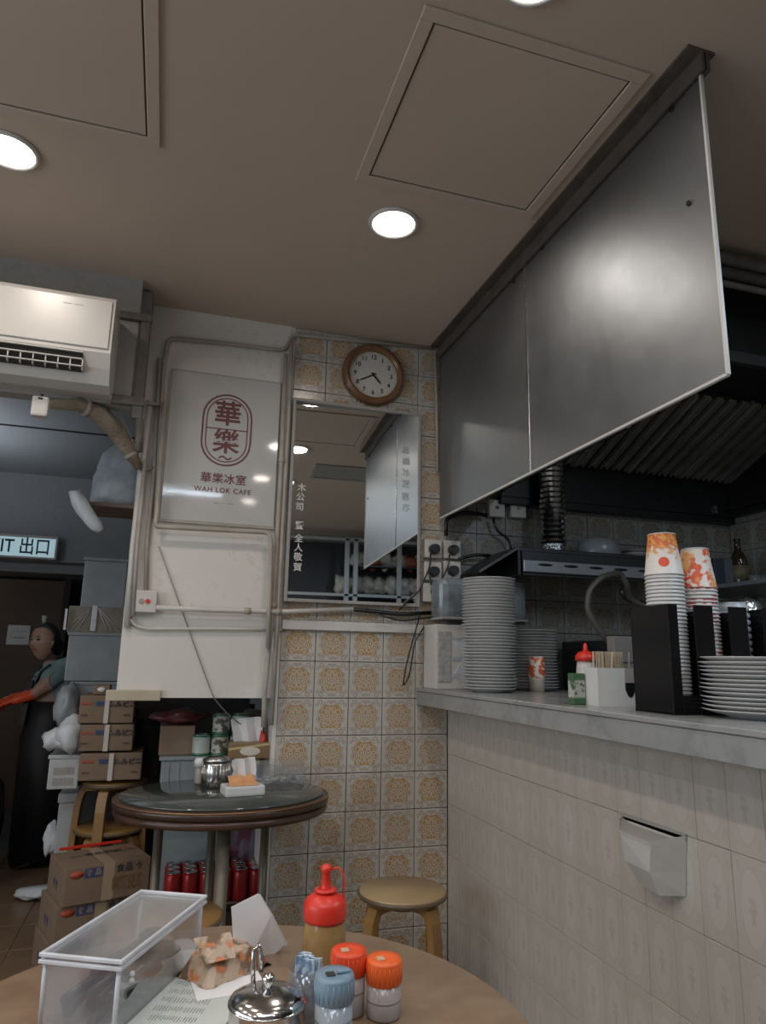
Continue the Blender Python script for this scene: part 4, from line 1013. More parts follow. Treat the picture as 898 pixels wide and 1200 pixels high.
# small flower cup
pc_ = oncounter(630, 811)
prt = patmat('red_flower_print', lambda nt: (lambda c: mixc(nt, noise(nt, c[1], 42, 3).gt(.50, 20), (.68, .64, .58), (.62, .11, .035)))(coords(nt)), .45)
t = thing('paper_cup', 'small paper cup with red flower print on a cream holder before the plates', 'cup', (pc_.x-.0, pc_.y, CT))
MB().lathe([(0, 0), (.029, 0), (.031, .05), (.031, .058), (0, .058)], n=24).build('cup_holder', mat('cream_cup', (.50, .45, .38), .5), t)
MB().lathe([(.031, .055), (.034, .062), (.030, .140), (.0285, .142), (.0, .141)], n=24).build('cup_body', prt, t)
MB().torus((0, 0, .141), .029, .002, 24, 6).build('lip', M_white, t)
# salt bottle with red cap
q = oncounter(686, 800)
c = P(687, 780, -.78)
t = thing('squeeze_bottle', 'white squeeze bottle with red nozzle cap behind the green packet', 'bottle', (c.x, c.y, CT))
MB().lathe([(0, 0), (.033, 0), (.035, .006), (.035, .07), (.033, .10), (.030, .125), (0, .125)], n=24).build('bottle_body', mat('cloudy_white_bottle', (.62, .58, .55), .35), t)
MB().lathe([(0, .125), (.036, .125), (.036, .142), (.024, .156), (.009, .160), (.006, .182), (.003, .187), (0, .187)], n=24).build('cap', M_red, t)
# green tea packet
c = P(676, 806, -1.12)
t = thing('tea_packet', 'small green printed tea packet before the white stick box', 'packet', (c.x, c.y, CT), .1)
MB().box((-.022, -.012, 0), (.022, .012, .088), .002).build('packet_body', patmat('green_packet_print', lambda nt: (lambda c: mixc(nt, (c[0][2]-.044).abs().lt(.024, 200), (.05, .13, .055), mixc(nt, noise(nt, c[1], 60).gt(.55, 14), (.42, .44, .38), (.06, .10, .06))))(coords(nt)), .45), t)
# white stick box
a = PZ(686, 824, CT); b_ = PZ(742, 836, CT)
c = (a+b_)/2; rzb = math.atan2(b_.y-a.y, b_.x-a.x)
rzb = -.10
t = thing('stick_box', 'white open box full of wooden stirrers beside the black cup holder', 'box', (P(714, 820, -1.165).x+.004, -1.165, CT), rzb)
m = MB()
m.box((-.058, -.04, 0), (.065, -.036, .105)).box((-.058, .036, 0), (.065, .04, .105)).box((-.058, -.036, 0), (-.054, .036, .105)).box((.061, -.036, 0), (.065, .036, .105)).box((-.054, -.036, 0), (.061, .036, .004))
m.build('box_body', M_white, t)
m = MB(); m.prism([(.026, -.0415, .085), (.056, -.0415, .085), (.056, -.0415, .045), (.048, -.0415, .028), (.041, -.0415, .024), (.034, -.0415, .028), (.026, -.0415, .045)], (0, .001, 0)); m.build('finger_slot', M_black, t)
m = MB(); m.box((.026, -.042, .065), (.056, -.0412, .105)); m.build('slot_upper', M_grey, t)
sm0 = None; r = random.Random(9)
bx, by = t.location.x, t.location.y
sticks = MB().box((-.0028, -.001, 0), (.0028, .001, .145)).build('wooden_stirrer', mat('pale_stick', (.50, .41, .30), .6, var=.15))
for k in range(30):
    o = sticks if k == 0 else sticks.copy()
    if k: col.objects.link(o)
    o.location = (bx+r.uniform(-.045, .05), by+r.uniform(-.025, .025), CT+.006); o.rotation_euler = (r.uniform(-.06, .06), r.uniform(-.10, .10), r.uniform(0, 3))
    tag(o, 'thin wooden stirrer standing upright in the white open box', 'stirrer', 'wooden stirrers in the white box')
# cup dispenser
DX, DY = .708, -1.46
rz = -.02
t = thing('cup_dispenser', 'black glossy acrylic cup dispenser with notched fronts on the counter', 'cup dispenser', (DX, DY, CT), rz)
L0 = .0
m = MB()
m.box((-.003, -.05, 0), (.002, .095, .262), .001)              # left side
m.build('side_panel', M_blackg, t)
MB().box((.303, -.05, 0), (.308, .095, .262), .001).build('side_panel', M_blackg, t)
MB().box((-.003, .09, 0), (.308, .095, .262), .001).build('back_panel', M_blackg, t)
MB().box((-.003, -.05, 0), (.308, .095, .006)).build('base_panel', M_blackg, t)
for x in (.100, .203): MB().box((x-.002, -.045, .006), (x+.002, .09, .250)).build('divider', M_blackg, t)
for x0 in (-.003, .101, .204):
    wdt = .104; a_, b2 = x0+.028, x0+wdt-.028
    y0_, y1_ = -.054, -.050
    MB().box((x0, y0_, 0), (a_, y1_, .262), .0008).box((b2, y0_, 0), (x0+wdt, y1_, .262), .0008).box((a_, y0_, 0), (b2, y1_, .045), .0008).build('front_panel', M_blackg, t)
# cups, inverted stacks
sunp = patmat('sun_print', lambda nt: (lambda c: mixc(nt, (hyp(c[0][0]*.80-c[0][1]*.60, c[0][2]-.031)-.013).lt(0, 900),
      mixc(nt, (noise(nt, c[1], 75, 4)+(c[0][2]-.060)*7).gt(.5, 12), (.66, .64, .60), mixc(nt, noise(nt, c[1], 75, 3).gt(.5, 8), (.58, .11, .02), (.68, .32, .08))), (.62, .07, .02)))(coords(nt)), .45)
flop = patmat('flower_print', lambda nt: (lambda c: mixc(nt, noise(nt, c[1], 48, 3).gt(.50, 16), (.66, .63, .58), mixc(nt, noise(nt, c[1], 22).gt(.56, 10), (.66, .09, .03), (.70, .40, .14))))(coords(nt)), .45)
rimp = patmat('rim_print', lambda nt: (lambda c: mixc(nt, (noise(nt, c[1], 30, 2).gt(.56, 20))*((c[0][2]-.0045).gt(0, 900)), (.60, .59, .57), (.50, .05, .07)))(coords(nt)), .45)
plaincup = mat('white_cup_rim', (.60, .60, .59), .4, var=.03)
def cupstack(lx, n, R_, hh, zs, mtop, mrim, what, group, topr=.72):
    wx = DX+lx; wy = DY+.018
    c = MB().lathe([(R_*.99, 0), (R_+.0015, .001), (R_+.0015, .0035), (R_*.985, .0050), (R_*.975, .0085)], n=32).build('paper_cup', mrim)
    for k in range(n):
        o = c if k == 0 else c.copy()
        if k: col.objects.link(o)
        o.location = (wx, wy, CT+zs+k*.0095); o.rotation_euler = (0, 0, k*1.3)
        tag(o, '%s, %s' % (what, ordn(k+1)+' from the bottom'), 'cup', group)
    z = CT+zs+n*.0095
    t_ = thing('paper_cup', ('paper cup with orange sun print topping the left inverted stack' if lx < .1 else 'paper cup with red flower print topping the right inverted stack'), 'cup', (wx, wy, z), 0, group)
    MB().lathe([(R_+.0015, 0), (R_+.002, .002), (R_, .005), (R_*topr, hh-.003), (R_*topr, hh), (R_*(topr-.03), hh), (R_*(topr-.05), hh-.006), (0, hh-.006)], n=36).build('cup_body', mtop, t_)
    MB().torus((0, 0, hh-.001), R_*(topr-.01), .0016, 36, 6).build('foot_rim', plaincup, t_)
cupstack(.051, 35, .0472, .108, .008, sunp, plaincup, 'white paper cup in the left inverted stack', 'cups in the left inverted stack')
cupstack(.152, 32, .0472, .104, .008, flop, rimp, 'red-rimmed paper cup in the right inverted stack', 'cups in the right inverted stack')
# white straws behind
r = random.Random(4)
stw = MB().cyl((0, 0, 0), (0, 0, .25), .0042, n=8).build('white_straw', mat('white_straw_plastic', (.62, .62, .61), .5, var=.04))
c = P(799, 660, -1.30)
hold = MB().lathe([(0, 0), (.032, 0), (.036, .12), (.034, .12), (.030, .004), (0, .004)], n=24).build('straw_holder', M_blackg, None, (c.x, -1.29, CT)); tag(hold, 'black round holder of white straws behind the cup dispenser', 'holder')
zt = PZ
for k in range(26):
    o = stw if k == 0 else stw.copy()
    if k: col.objects.link(o)
    a = r.uniform(0, 6.28); rr = .024*math.sqrt(r.random())
    o.location = (c.x+rr*math.cos(a), -1.29+rr*math.sin(a), CT+.006); o.scale = (1, 1, 1.62); o.rotation_euler = (r.uniform(-.012, .012), r.uniform(-.012, .012), 0)
    tag(o, 'white wrapped straw standing behind the left cup stack', 'straw', 'white straws in the round holder')
# metal bowl / ladle behind the dispenser
q = P(871, 715, -1.20)
t = thing('steel_bowl', 'upturned stainless steel strainer bowl behind the cup dispenser', 'bowl', (q.x, -1.20, q.z-.01))
MB().lathe([(.058, 0), (.056, .012), (.050, .030), (.036, .044), (.018, .050), (0, .052)], n=32).build('bowl', mat('hammered_steel', (.5, .49, .47), .28, 1, .2, 60, .5), t)
MB().torus((0, 0, 0), .058, .002, 32, 6).build('rim', M_chrome, t)
MB().tube([(.058, 0, 0), (.09, 0, -.01), (.14, 0, -.012)], .004, 6).build('handle', M_chrome, t)
pot_ = thing('steel_canister', 'tall dark steel canister under the upturned strainer bowl', 'canister', (q.x, -1.20, CT))
MB().lathe([(0, 0), (.05, 0), (.05, q.z-.012-CT), (0, q.z-.012-CT)], n=28).build('body', M_dkst, pot_)
cc0 = P(900, 760, -1.55)
cm_ = mat('clear_lid_cup', (.45, .50, .56), .2, var=.05)
lidm_ = MB().lathe([(.040, 0), (.045, .001), (.045, .006), (.040, .008), (.038, .014)], n=28).build('clear_cup', M_frost)
for k in range(15):
    o = lidm_ if k == 0 else lidm_.copy()
    if k: col.objects.link(o)
    o.location = (DX+.253, DY+.018, CT+.012+k*.0175); o.scale = (1, 1, 1.6)
    tag(o, 'clear plastic cup in the dispenser right bay, %s' % (fromtop(15-k)), 'cup', 'clear cups at the right edge')
# ================================================================== KITCHEN
t = thing('steel_shelf', 'dark steel shelf with a perforated front rail behind the counter', 'shelf', (1.30, -.02, 1.585))
MB().box((-.36, -.30, .10), (.60, 0, .118), .002).build('shelf_board', M_dkst, t)
MB().prism([(-.36, -.30, .10), (-.36, -.30, .0), (-.36, -.0, .0), (-.36, 0, .10)], (.012, 0, 0)).build('side_plate', M_dkst, t)
MB().prism([(-.36, -.30, .118), (-.36, 0, .118), (-.50, 0, .02), (-.50, -.22, .02)], (0, 0, -.012)).build('sloping_side', M_dkst, t)
rail = mat('pale_rail_steel', (.33, .34, .37), .4, .7, var=.1)
MB().box((-.34, -.315, .012), (.60, -.302, .062), .002).build('front_rail', rail, t)
h0 = MB().lathe([(0, 0), (.035, 0), (.035, .002), (0, .002)], n=20, sy=.16).build('oval_slot', M_black, t, (-.24, -.316, .045), FR)
for k in range(1, 7): tile(t, h0, (-.24+k*.125, -.316, .045), FR)
MB().box((-.34, -.30, -.0), (.60, -.28, .10)).build('fascia', M_dkst, t)
for x in (-.33, .57): MB().box((x, -.02, -.48), (x+.02, 0, .1)).build('upright', M_dkst, t)
SHZ = 1.585+.118
# duct
d0 = P(652, 640, -.14)
t = thing('flexible_duct', 'ribbed silver flexible duct rising from the shelf into the hood', 'duct', (d0.x-.015, -.14, SHZ))
rr = .062; m = MB(); prof = []
H = .50
n_ = 40
for k in range(n_+1):
    z = .05+H*k/n_; prof += [(rr if k % 2 else rr*.86, z)]
m.lathe(prof, n=28); m.build('ribbed_tube', M_chrome, t, smooth=False)
MB().lathe([(.058, 0), (.052, .02), (.060, .05), (.056, .055)], n=14).build('foil_collar', mat('crumpled_foil', (.6, .62, .65), .25, 1, .2, 30, .9), t)
# container, plates on shelf
c = P(701, 648, -.15)
t = thing('clear_tub', 'round cloudy plastic tub on the steel shelf right of the duct', 'tub', (c.x, -.15, SHZ))
MB().lathe([(0, 0), (.095, 0), (.100, .01), (.100, .05), (.085, .085), (0, .09)], n=32).build('tub_body', mat('cloudy_tub', (.25, .26, .27), .3, var=.1), t)
c = P(741, 648, -.15)
for k in range(3):
    b = platemesh(.065, .018).build('small_dish', M_grey if k == 2 else plate_m, None, (c.x+.01*k, -.15, SHZ+k*.016)); tag(b, 'small dish stacked on the steel shelf behind the sun cups, %s' % ('bottom', 'middle', 'top dark one')[k], 'dish', 'small dishes on the steel shelf')
# hood
hd_ = thing('range_hood', 'large black greasy kitchen range hood with slanted baffle filters', 'range hood', (1.78, -.0, 1.95))
def H_(x0, y0, z0, x1, y1, z1, nm, mm, bev=0): return MB().box((x0-1.78, y0, z0-1.95), (x1-1.78, y1, z1-1.95), bev).build(nm, mm, hd_)
gz = mat('greasy_black_metal', (.028, .028, .028), .38, .5, var=.2)
H_(1.0, -.055, 1.955, 2.36, -.004, 1.99, 'rim', gz, .003)
H_(2.32, -1.0, 1.985, 2.36, -.055, 2.02, 'rim', gz, .003)
H_(1.0, -.06, 1.99, 2.36, -.05, 2.20, 'back_plate', gz)
H_(2.30, -1.0, 2.02, 2.36, -.05, 2.69, 'side_plate', gz)
H_(1.0, -1.0, 2.02, 1.02, -.05, 2.69, 'side_plate', gz)
H_(1.02, -1.0, 2.35, 2.36, -.97, 2.69, 'front_plate', gz)
H_(1.02, -1.012, 2.335, 2.36, -.985, 2.38, 'front_lip', mat('hood_lip', (.06, .065, .068), .45, .5, var=.2), .003)
H_(1.0, -.97, 2.40, 2.36, -.60, 2.41, 'inner_plate', gz)
fy0, fz0, fy1, fz1 = -.10, 2.17, -.60, 2.385
import itertools
bfm = mat('baffle_metal', (.42, .43, .40), .33, .5, var=.25)
ang = math.atan2(fz1-fz0, fy0-fy1)
ln = math.hypot(fz1-fz0, fy1-fy0)
bf = MB().box((-.019, -ln, 0), (.019, 0, .005), .001).box((-.019, -ln, -.016), (-.015, 0, 0)).box((.015, -ln, -.016), (.019, 0, 0)).build('baffle', bfm, hd_)
bf.location = (1.06-1.78, fy0, fz0-1.95); bf.rotation_euler = (-ang, 0, 0)
k = 1; x = 1.06+.068
while x < 2.29:
    tile(hd_, bf, (x-1.78, fy0, fz0-1.95), (-ang, 0, 0)); x += .068
m = MB(); m.prism([(1.02-1.78, fy0, fz0+.018-1.95), (1.02-1.78, fy1, fz1+.018-1.95), (1.02-1.78, fy1, fz1+.026-1.95), (1.02-1.78, fy0, fz0+.026-1.95)], (1.28, 0, 0)); m.build('filter_backing', M_dark, hd_)
for x in (1.06, 1.37, 1.68, 1.99, 2.28):
    m = MB(); m.prism([(x-.008-1.78, fy0, fz0-.014-1.95), (x-.008-1.78, fy1, fz1-.014-1.95), (x-.008-1.78, fy1, fz1+.012-1.95), (x-.008-1.78, fy0, fz0+.012-1.95)], (.016, 0, 0)); m.build('filter_frame', bfm, hd_)
H_(2.22, -.075, 2.0, 2.235, -.06, 2.04, 'bracket', M_steel2)
# ceiling ducts above hood
for k, (z, r_) in enumerate(((2.655, .028), (2.60, .022), (2.557, .012))):
    t = thing('ceiling_pipe', ('thick upper', 'dark middle', 'thin lower')[k]+' pipe running along the kitchen ceiling right of the screen', 'pipe', (1.0, -1.14, z))
    MB().cyl((0, 0, 0), (1.36, 0, 0), r_, n=12).build('pipe', gm if k != 1 else fr, t)
    MB().cyl((.6, 0, 0), (.63, 0, 0), r_*1.15, n=12).build('clamp', M_dkst, t)
# right-hand shelf with bottle and glasses
c = P(868, 686, -.42)
t = thing('wall_shelf', 'dark narrow shelf on the right kitchen wall', 'shelf', (2.13, -.45, c.z-.02))
SZ = c.z
MB().box((-.25, -.35, -.0), (.235, .40, .02), .002).build('shelf_board', rail, t)
t.location.z = SZ-.02
MB().box((.19, .3, -.1), (.23, .33, 0)).build('bracket', M_dkst, t)
c = P(868, 680, -.35)
t = thing('brown_bottle', 'dark brown glass bottle on the right kitchen shelf', 'bottle', (c.x, -.35, SZ))
MB().lathe([(0, 0), (.036, 0), (.038, .006), (.038, .12), (.032, .145), (.016, .175), (.013, .215), (.015, .217), (.015, .228), (0, .228)], n=24).build('glass_body', mat('brown_glass', (.03, .018, .010), .08, var=0), t)
MB().lathe([(.0385, .035), (.0388, .035), (.0388, .10), (.0385, .10)], n=24, closed=True).build('label', mat('old_label', (.13, .10, .06), .6), t)
for k in range(3):
    c = P(885+k*12, 680, -.42)
    b = solid(MB().lathe([(0, .002), (.022, .002), (.026, .05)], n=18).build('small_glass', M_clear, None, (c.x, -.42, SZ)), .0015); tag(b, 'small clear glass on the right kitchen shelf, %s from the brown bottle' % ('first', 'second', 'third')[k], 'glass', 'small glasses on the kitchen shelf')
for k, (px, mm, lb) in enumerate(((836, M_blue, 'dark navy tub'), (847, M_grey, 'grey tub'))):
    c = P(px, 680, -.30)
    b = MB().box((-.03, -.05, 0), (.03, .05, .13), .006).build('storage_tub', mat('navy_tub', (.03, .04, .06), .4) if k == 0 else mat('grey_tub', (.10, .11, .12), .4), None, (c.x, -.30, SZ)); tag(b, lb+' on the right kitchen shelf beside the flower cups', 'tub')
# hose & dark appliance behind counter
run('gas_hose', [(716, 756, -.55), (700, 735, -.55), (688, 715, -.55), (690, 692, -.55), (705, 676, -.55), (727, 671, -.5), (735, 685, -.5), (737, 702, -.45), (760, 712, -.45), (780, 714, -.4)], .012, mat('brown_hose', (.13, .115, .10), .5, .3), 'ribbed brown gas hose curving behind the counter', 'hose')
run('gas_hose', [(728, 690, -.42), (731, 700, -.42), (742, 706, -.42), (790, 708, -.42)], .009, M_dkst, 'thin dark hose under the ribbed gas hose', 'hose')
t = thing('dark_appliance', 'low black kitchen appliance behind the squeeze bottle', 'appliance', (1.60, -.30, 0))
MB().box((-.30, -.12, .0), (.5, .25, 1.32), .006).build('body', mat('black_enamel', (.022, .024, .028), .35, var=.05), t)
MB().box((-.28, -.125, 1.1), (.48, -.118, 1.28), .003).build('front_panel', M_dkst, t)
c = P(724, 730, -.62)
t = thing('grey_card_box', 'plain grey-brown box standing behind the wooden stirrers', 'box', (P(726, 750, -.95).x, -.95, CT))
MB().box((-.035, -.02, 0), (.045, .02, .205), .002).build('box_body', mat('dull_grey_card', (.17, .16, .15), .6), t)
MB().box((-.034, -.0212, .12), (.044, -.0198, .124)).build('flap_edge', M_dark, t)
# ================================================================== REAR OF ROOM (seen in the mirror)
t = thing('display_cabinet', 'white framed glass cabinet at the rear, seen in the mirror', 'cabinet', (1.55, -4.75, 0))
wf = mat('cabinet_frame', (.42, .44, .45), .4, var=.05)
for x in (-1.2, -.46, -.36, .15, .75): MB().box((x-.025, -.0, 0), (x+.025, .04, 2.62), .003).build('frame_post', wf, t)
for z in (.9, 1.60, 1.95, 2.58): MB().box((-1.2, .0, z), (.75, .04, z+.03), .003).build('frame_rail', wf, t)
MB().box((-1.2, -.40, 0), (.75, -.38, 2.62)).build('back_panel', mat('cabinet_blue', (.035, .038, .045), .5), t)
for z in (1.62, 1.98, 2.30): MB().box((-.40, -.38, z), (.75, 0, z+.012)).build('shelf', M_dkst, t)
k = 0; r = random.Random(12)
for z in (1.66, 2.02):
    for i in range(9):
        x = 1.0+i*.14
        b = MB().blob((0, 0, 0), .10, .075, r.uniform(.085, .115), 60+k, .35).build('food_bag', mat('pale_bag_a', (.55, .52, .46), .4, var=.3), None, (x+.1, -4.92, z+.075), smooth=True)
        tag(b, 'pale bag in the rear cabinet, %s shelf, %s from left in the mirror' % ('lower' if z < 1.8 else 'upper', ordn(i+1) if i else 'first'), 'bag', 'bags in the rear cabinet'); k += 1
for i in range(6):
    b = MB().blob((0, 0, 0), .11, .08, .09, 90+i, .35).build('food_bag', [mat('pale_bag_a', (.55, .52, .46), .4), mat('red_bag_b', (.45, .12, .08), .4)][i % 3 == 1], None, (1.28+i*.15, -4.93, 2.39), smooth=True)
    tag(b, 'bag on the rear cabinet top shelf, %s from left in the mirror' % (ordn(i+1) if i else 'first'), 'bag', 'bags in the rear cabinet')
# ================================================================== NEAR TABLE
NT = V((-.347, -1.940, 0)); NR = .402
t = thing('round_table', 'tan round dining table in the foreground', 'table', NT)
MB().lathe([(0, .718), (NR-.012, .718), (NR-.003, .724), (NR, .736), (NR-.003, .747), (NR-.008, .75), (0, .75)], n=72).build('tabletop', M_table, t)
MB().torus((0, 0, .734), NR-.0005, .006, 72, 8).build('table_edge', mat('dark_edge', (.13, .095, .075), .4), t)
MB().cyl((0, 0, .03), (0, 0, .718), .035, n=20).build('column', M_dkst, t)
for k in range(4):
    a = k*PI/2+.4; MB().tube([(0, 0, .06), (.28*math.cos(a), .28*math.sin(a), .02), (.30*math.cos(a), .30*math.sin(a), .0)], .02, 8).build('foot', M_dkst, t)
TT = .7505
# menu sheet
a = thing('menu_sheet', 'white printed order sheet lying under the clear bin', 'paper', (-.40, -1.84, TT), -.40)
MB().box((-.075, -.12, 0), (.075, .12, .0008)).build('sheet', mat('grey_paper', (.52, .55, .52), .7, var=.05), a)
ink = mat('sheet_ink', (.16, .19, .18), .7, var=0)
lm0 = None; r = random.Random(3)
for j in range(9):
    s_ = ''.join(r.choice('||l:|i|;l') for _ in range(18))
    text('printed_line', s_, .016, ink, a, (0, .10-j*.025, .0009), (0, 0, 0), 0, 0, sx=1)
sh2 = MB().box((-.05, -.09, 0), (.05, .09, .0007)).build('paper_sheet', M_paper, None, (-.335, -1.73, TT+.001), (0, 0, .1)); tag(sh2, 'plain white paper sheet under the tissue pack', 'paper')
# clear bin
cx_, cy_ = -.4705, -1.757
BL, BW, BH = .262, .118, .088
rz = -math.atan2(.116, .228)
t = thing('clear_bin', 'clear plastic lidded bin of cutlery on the near table', 'bin', (cx_, cy_, TT+.001), rz)
wl_, ww_ = BL/2-.006, BW/2-.006
m = MB(); th = .002
for a, b in (((-ww_, -wl_, 0), (ww_, -wl_+th, BH-.008)), ((-ww_, wl_-th, 0), (ww_, wl_, BH-.008)), ((-ww_, -wl_, 0), (-ww_+th, wl_, BH-.008)), ((ww_-th, -wl_, 0), (ww_, wl_, BH-.008)), ((-ww_, -wl_, 0), (ww_, wl_, th))): m.box(a, b)
m.build('bin_body', M_clear, t)
for sx_ in (-1, 1):
    for sy_ in (-1, 1): MB().cyl((sx_*(ww_-.002), sy_*(wl_-.002), 0), (sx_*(ww_-.001), sy_*(wl_-.001), BH-.014), .0032, n=8).build('corner_rib', M_bag, t)
m = MB(); W2, L2 = BW/2, BL/2
for z0_, z1_ in ((BH-.013, BH-.008), (BH-.005, BH)):
    for a, b in (((-W2, -L2), (W2, -L2+.005)), ((-W2, L2-.005), (W2, L2)), ((-W2, -L2+.005), (-W2+.005, L2-.005)), ((W2-.005, -L2+.005), (W2, L2-.005))): m.box((a[0], a[1], z0_), (b[0], b[1], z1_), .001)
m.build('rim', M_bag, t)
MB().box((-W2+.004, -L2+.004, BH-.004), (W2-.004, L2-.004, BH-.002), .001).build('lid', M_clear, t)
m = MB(); m.blob((0, 0, 0), .0035, .0035, .0035, 1, 0).blob((0, 0, -.008), .0035, .0035, .0035, 1, 0); m.build('latch_knob', M_bag, t, (W2-.003, -L2+.035, BH-.028))
Mx = Matrix.Translation((cx_, cy_, TT)) @ Matrix.Rotation(rz, 4, 'Z')
sp_m = mat('dark_steel_cutlery', (.045, .047, .05), .25, .5, var=.1)
r = random.Random(8)
for k in range(12):
    t_ = thing('metal_spoon', 'dull metal spoon lying lengthwise in the clear bin', 'spoon', (0, 0, 0), 0, 'spoons in the clear bin')
    y_ = r.uniform(-.03, .03); x_ = -.038+.007*k
    t_.matrix_world = Mx @ Matrix.Translation((x_, y_, .010+.009*(k % 4))) @ Matrix.Rotation(r.uniform(-.12, .12), 4, 'Z')
    MB().tube([(0, -.085, .0), (0, 0, .004), (0, .035, .003)], .003, 6, rs=[.007, .004, .004]).build('handle', sp_m, t_)
    solid(MB().lathe([(0, 0), (.010, .001), (.016, .006)], n=16, sy=1.5).build('spoon_bowl', sp_m, t_, (0, .055, .0)), .001)
b = MB().box((-.02, -.05, 0), (.02, .05, .02), .004).build('red_packet', mat('crimson', (.35, .02, .05), .4), None, (-.62, -1.985, TT), (0, 0, .5)); tag(b, 'red and white packet at the lower left corner of the near table', 'packet')
MB().box((-.021, -.055, -.001), (.021, -.03, .021), .004).build('white_end', M_white, b)
# tissue pack with standing napkin
c = PZ(262, 1138, .75)
t = thing('tissue_pack', 'crumpled open tissue pack with brown and orange print on the near table', 'tissue pack', (c.x, c.y, TT+.002), .55)
wrp = patmat('brown_orange_wrap', lambda nt: (lambda c: mixc(nt, noise(nt, c[1], 45, 4).gt(.60, 14), mixc(nt, noise(nt, c[1], 30).gt(.52, 10), (.50, .38, .28), (.16, .10, .06)), (.58, .20, .07)))(coords(nt)), .4)
m = MB(); r = random.Random(2)
g = [[None]*9 for _ in range(7)]
for j in range(7):
    for i in range(9):
        x = -.06+.12*i/8; y = -.04+.08*j/6; edge = min(i, 8-i, j*1.2, (6-j)*1.2)
        z = (.0 if edge < .5 else .022+r.uniform(-.004, .007))+(.008 if edge > 1 else 0)
        g[j][i] = m.b.verts.new((x+r.uniform(-.003, .003), y+r.uniform(-.003, .003), z))
for j in range(6):
    for i in range(8): m._f((g[j][i], g[j][i+1], g[j+1][i+1], g[j+1][i]))
bot = [g[0][i] for i in range(9)]+[g[j][8] for j in range(1, 7)]+[g[6][i] for i in range(7, -1, -1)]+[g[j][0] for j in range(5, 0, -1)]
m._f(bot[::-1]); m.build('wrapper', wrp, t)
MB().prism([(-.055, -.03, .03), (-.01, -.04, .03), (-.005, -.02, .055), (-.05, .01, .05)], (0, .003, .002)).build('flap', wrp, t)
# napkin: measured outline at its own depth, folded sheet with thickness
Yn = -1.70
pts = [(271, 1063), (303, 1047), (318, 1072), (335, 1106), (312, 1128), (283, 1144), (275, 1128), (273, 1095)]
wp = [P(x, y, Yn+(.012 if i in (3, 4) else 0)) for i, (x, y) in enumerate(pts)]
base = wp[5].copy(); ctr = P(300, 1092, Yn-.006)-base
def napk(off, nm):
    m = MB(); vs = m._v([p-base+V(off) for p in wp])
    m._f([vs[i] for i in (0, 1, 2, 5, 6, 7)]); m._f([vs[i] for i in (2, 3, 4, 5)]); return m
t2 = thing('paper_napkin', 'folded white paper napkin standing out of the near tissue pack', 'napkin', base)
solid(napk((0, 0, 0), '').build('front_ply', M_paper, t2), .0008)
solid(napk((.004, .007, -.003), '').build('back_ply', M_paper, t2), .0008)
# sauce bottle
c = PZ(379, 1132, .75)
t = thing('sauce_bottle', 'clear sauce bottle with red nozzle cap and loop on the near table', 'bottle', (c.x, c.y, TT))
MB().lathe([(0, 0), (.030, 0), (.034, .004), (.034, .050), (.031, .066), (.029, .072), (0, .072)], n=32).build('bottle_body', mat('amber_sauce', (.36, .22, .085), .15, var=.15, scale=20), t)
MB().lathe([(.0, .066), (.033, .066), (.034, .070), (.034, .088), (.031, .096), (.020, .103), (.011, .106), (.008, .112), (.0065, .134), (.0085, .136), (.009, .142), (.005, .146), (0, .146)], n=32).build('cap', M_red, t)
m = MB().tube([(.006, 0, .138), (.018, 0, .142), (.026, 0, .136), (.030, 0, .120), (.029, 0, .100), (.026, 0, .094)], .0016, 6); m.build('cap_loop', M_red, t, rot=(0, 0, -.3))
MB().lathe([(.010, .105), (.018, .107), (.018, .110), (.010, .112)], n=20, closed=True).build('cap_collar', M_red, t)
# steel pot
t = thing('sugar_pot', 'shiny stainless steel sugar pot with knob lid at the front', 'pot', (-.302, -1.975, TT))
MB().lathe([(0, 0), (.040, 0), (.044, .004), (.046, .03), (.046, .052), (.048, .054), (.048, .056), (.044, .056)], n=48).build('pot_body', M_chrome, t)
MB().lathe([(.047, .0565), (.046, .060), (.036, .065), (.022, .069), (.008, .071), (0, .071)], n=48).build('lid', M_chrome, t)
MB().lathe([(0, .070), (.005, .070), (.004, .074), (.008, .078), (.0085, .082), (.005, .086), (0, .087)], n=24).build('knob', M_chrome, t)
MB().box((-.006, -.0475, .056), (.008, -.036, .0615), .001).build('spoon_notch', M_black, t, rot=(0, 0, .35))
# spoon handle sticking out
t3 = thing('metal_spoon', 'bent spoon handle standing up from the sugar pot', 'spoon', (-.312, -1.955, TT+.066), 0)
MB().tube([(-.004, .01, -.004), (-.006, .012, .020), (-.005, .014, .036), (.001, .016, .040), (.004, .017, .034), (.005, .012, .01)], .003, 8).build('handle', M_chrome, t3)
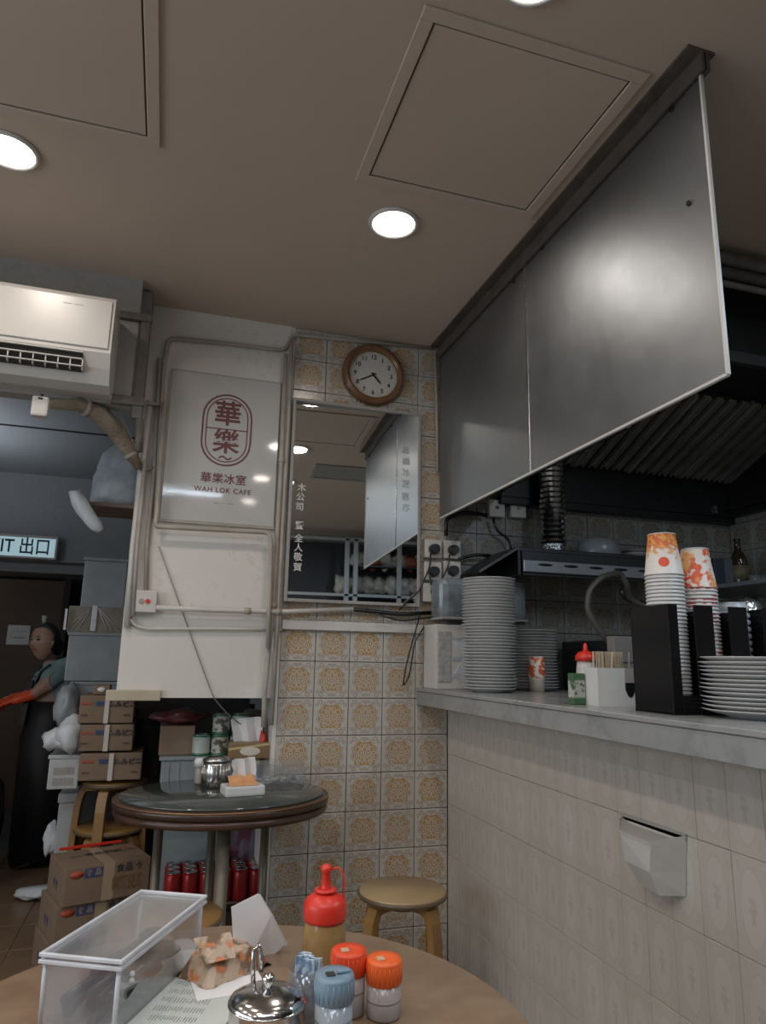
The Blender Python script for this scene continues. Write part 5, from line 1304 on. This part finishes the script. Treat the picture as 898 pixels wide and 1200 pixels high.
# jars
def jar(px, py, ztop, Y, r_, capm, bodym, lab, caph=.028, nub=False):
    c = P(px, py, Y); h_ = c.z-TT
    t = thing('shaker_jar', lab, 'jar', (c.x, Y, TT))
    MB().lathe([(0, 0), (r_*.9, 0), (r_*.94, .003), (r_*.94, h_-caph), (0, h_-caph)], n=28).build('jar_body', bodym, t)
    MB().lathe([(r_*.93, h_-caph-.002), (r_, h_-caph), (r_*1.01, h_-caph*.5), (r_, h_-.004), (r_*.94, h_), (r_*.6, h_-.001), (0, h_-.002)], n=32).build('cap', capm, t)
    m = MB()
    for k in range(5): m.cyl((.0, 0, 0), (0, 0, 0), 0) if 0 else None
    MB().box((-r_*.45, -r_*.25, h_-.002), (r_*.0, r_*.2, h_+.0006), .0008).build('shaker_hole', M_dark if nub else mat('cream_hole', (.6, .40, .25), .5), t)
    if nub: MB().box((r_*.1, -.003, h_-.001), (r_*.8, .004, h_+.003), .001).build('flip_tab', capm, t)
    m = MB()
    for k in range(24):
        a = k*2*PI/24; m.cyl((r_*math.cos(a), r_*math.sin(a), h_-caph+.002), (r_*math.cos(a), r_*math.sin(a), h_-.006), .0006, n=4)
    m.build('grip_ridges', capm, t)
    MB().lathe([(r_*.945, h_-caph-.022), (r_*.96, h_-caph-.021), (r_*.96, h_-caph-.019), (r_*.945, h_-caph-.018)], n=28, closed=True).build('neck_ring', bodym, t)
    return t
jb = mat('cloudy_jar', (.36, .32, .31), .2, var=.06)
jar(409, 1112, 0, -1.905, .0245, M_red if 0 else mat('red_orange_cap', (.76, .07, .02), .35, var=.03), jb, 'seasoning jar with red-orange cap beside the sauce bottle')
jar(450.5, 1122, 0, -1.925, .0245, M_orange, jb, 'seasoning jar with bright orange cap, rightmost on the near table')
jar(392.5, 1140, 0, -2.0, .0245, M_blue, mat('jar_clear_salt', (.30, .34, .38), .15, var=.05), 'seasoning jar with dusty blue cap in front', nub=True)
# glass with sachets
t = thing('sachet_glass', 'clear tumbler holding blue and white sachets left of the blue jar', 'glass', (-.248, -1.94, TT))
solid(MB().lathe([(0, .002), (.022, .002), (.024, .075)], n=28).build('tumbler', M_clear, t), .0018)
r = random.Random(6); sa = patmat('sachet_print', lambda nt: mixc(nt, noise(nt, coords(nt)[1], 60, 2).gt(.52, 14), (.50, .58, .66), (.16, .26, .40)), .5)
p0 = MB().box((-.008, -.0008, 0), (.008, .0008, .085), .0004).build('sugar_sachet', sa)
for k in range(10):
    o = p0 if k == 0 else p0.copy()
    if k: col.objects.link(o)
    o.location = (-.248+r.uniform(-.010, .010), -1.94+r.uniform(-.010, .010), TT+.004); o.rotation_euler = (r.uniform(-.10, .10), r.uniform(-.12, .12), r.uniform(-.8, .8))
    tag(o, 'slim blue and white paper sachet standing in the clear tumbler', 'sachet', 'sachets in the tumbler')
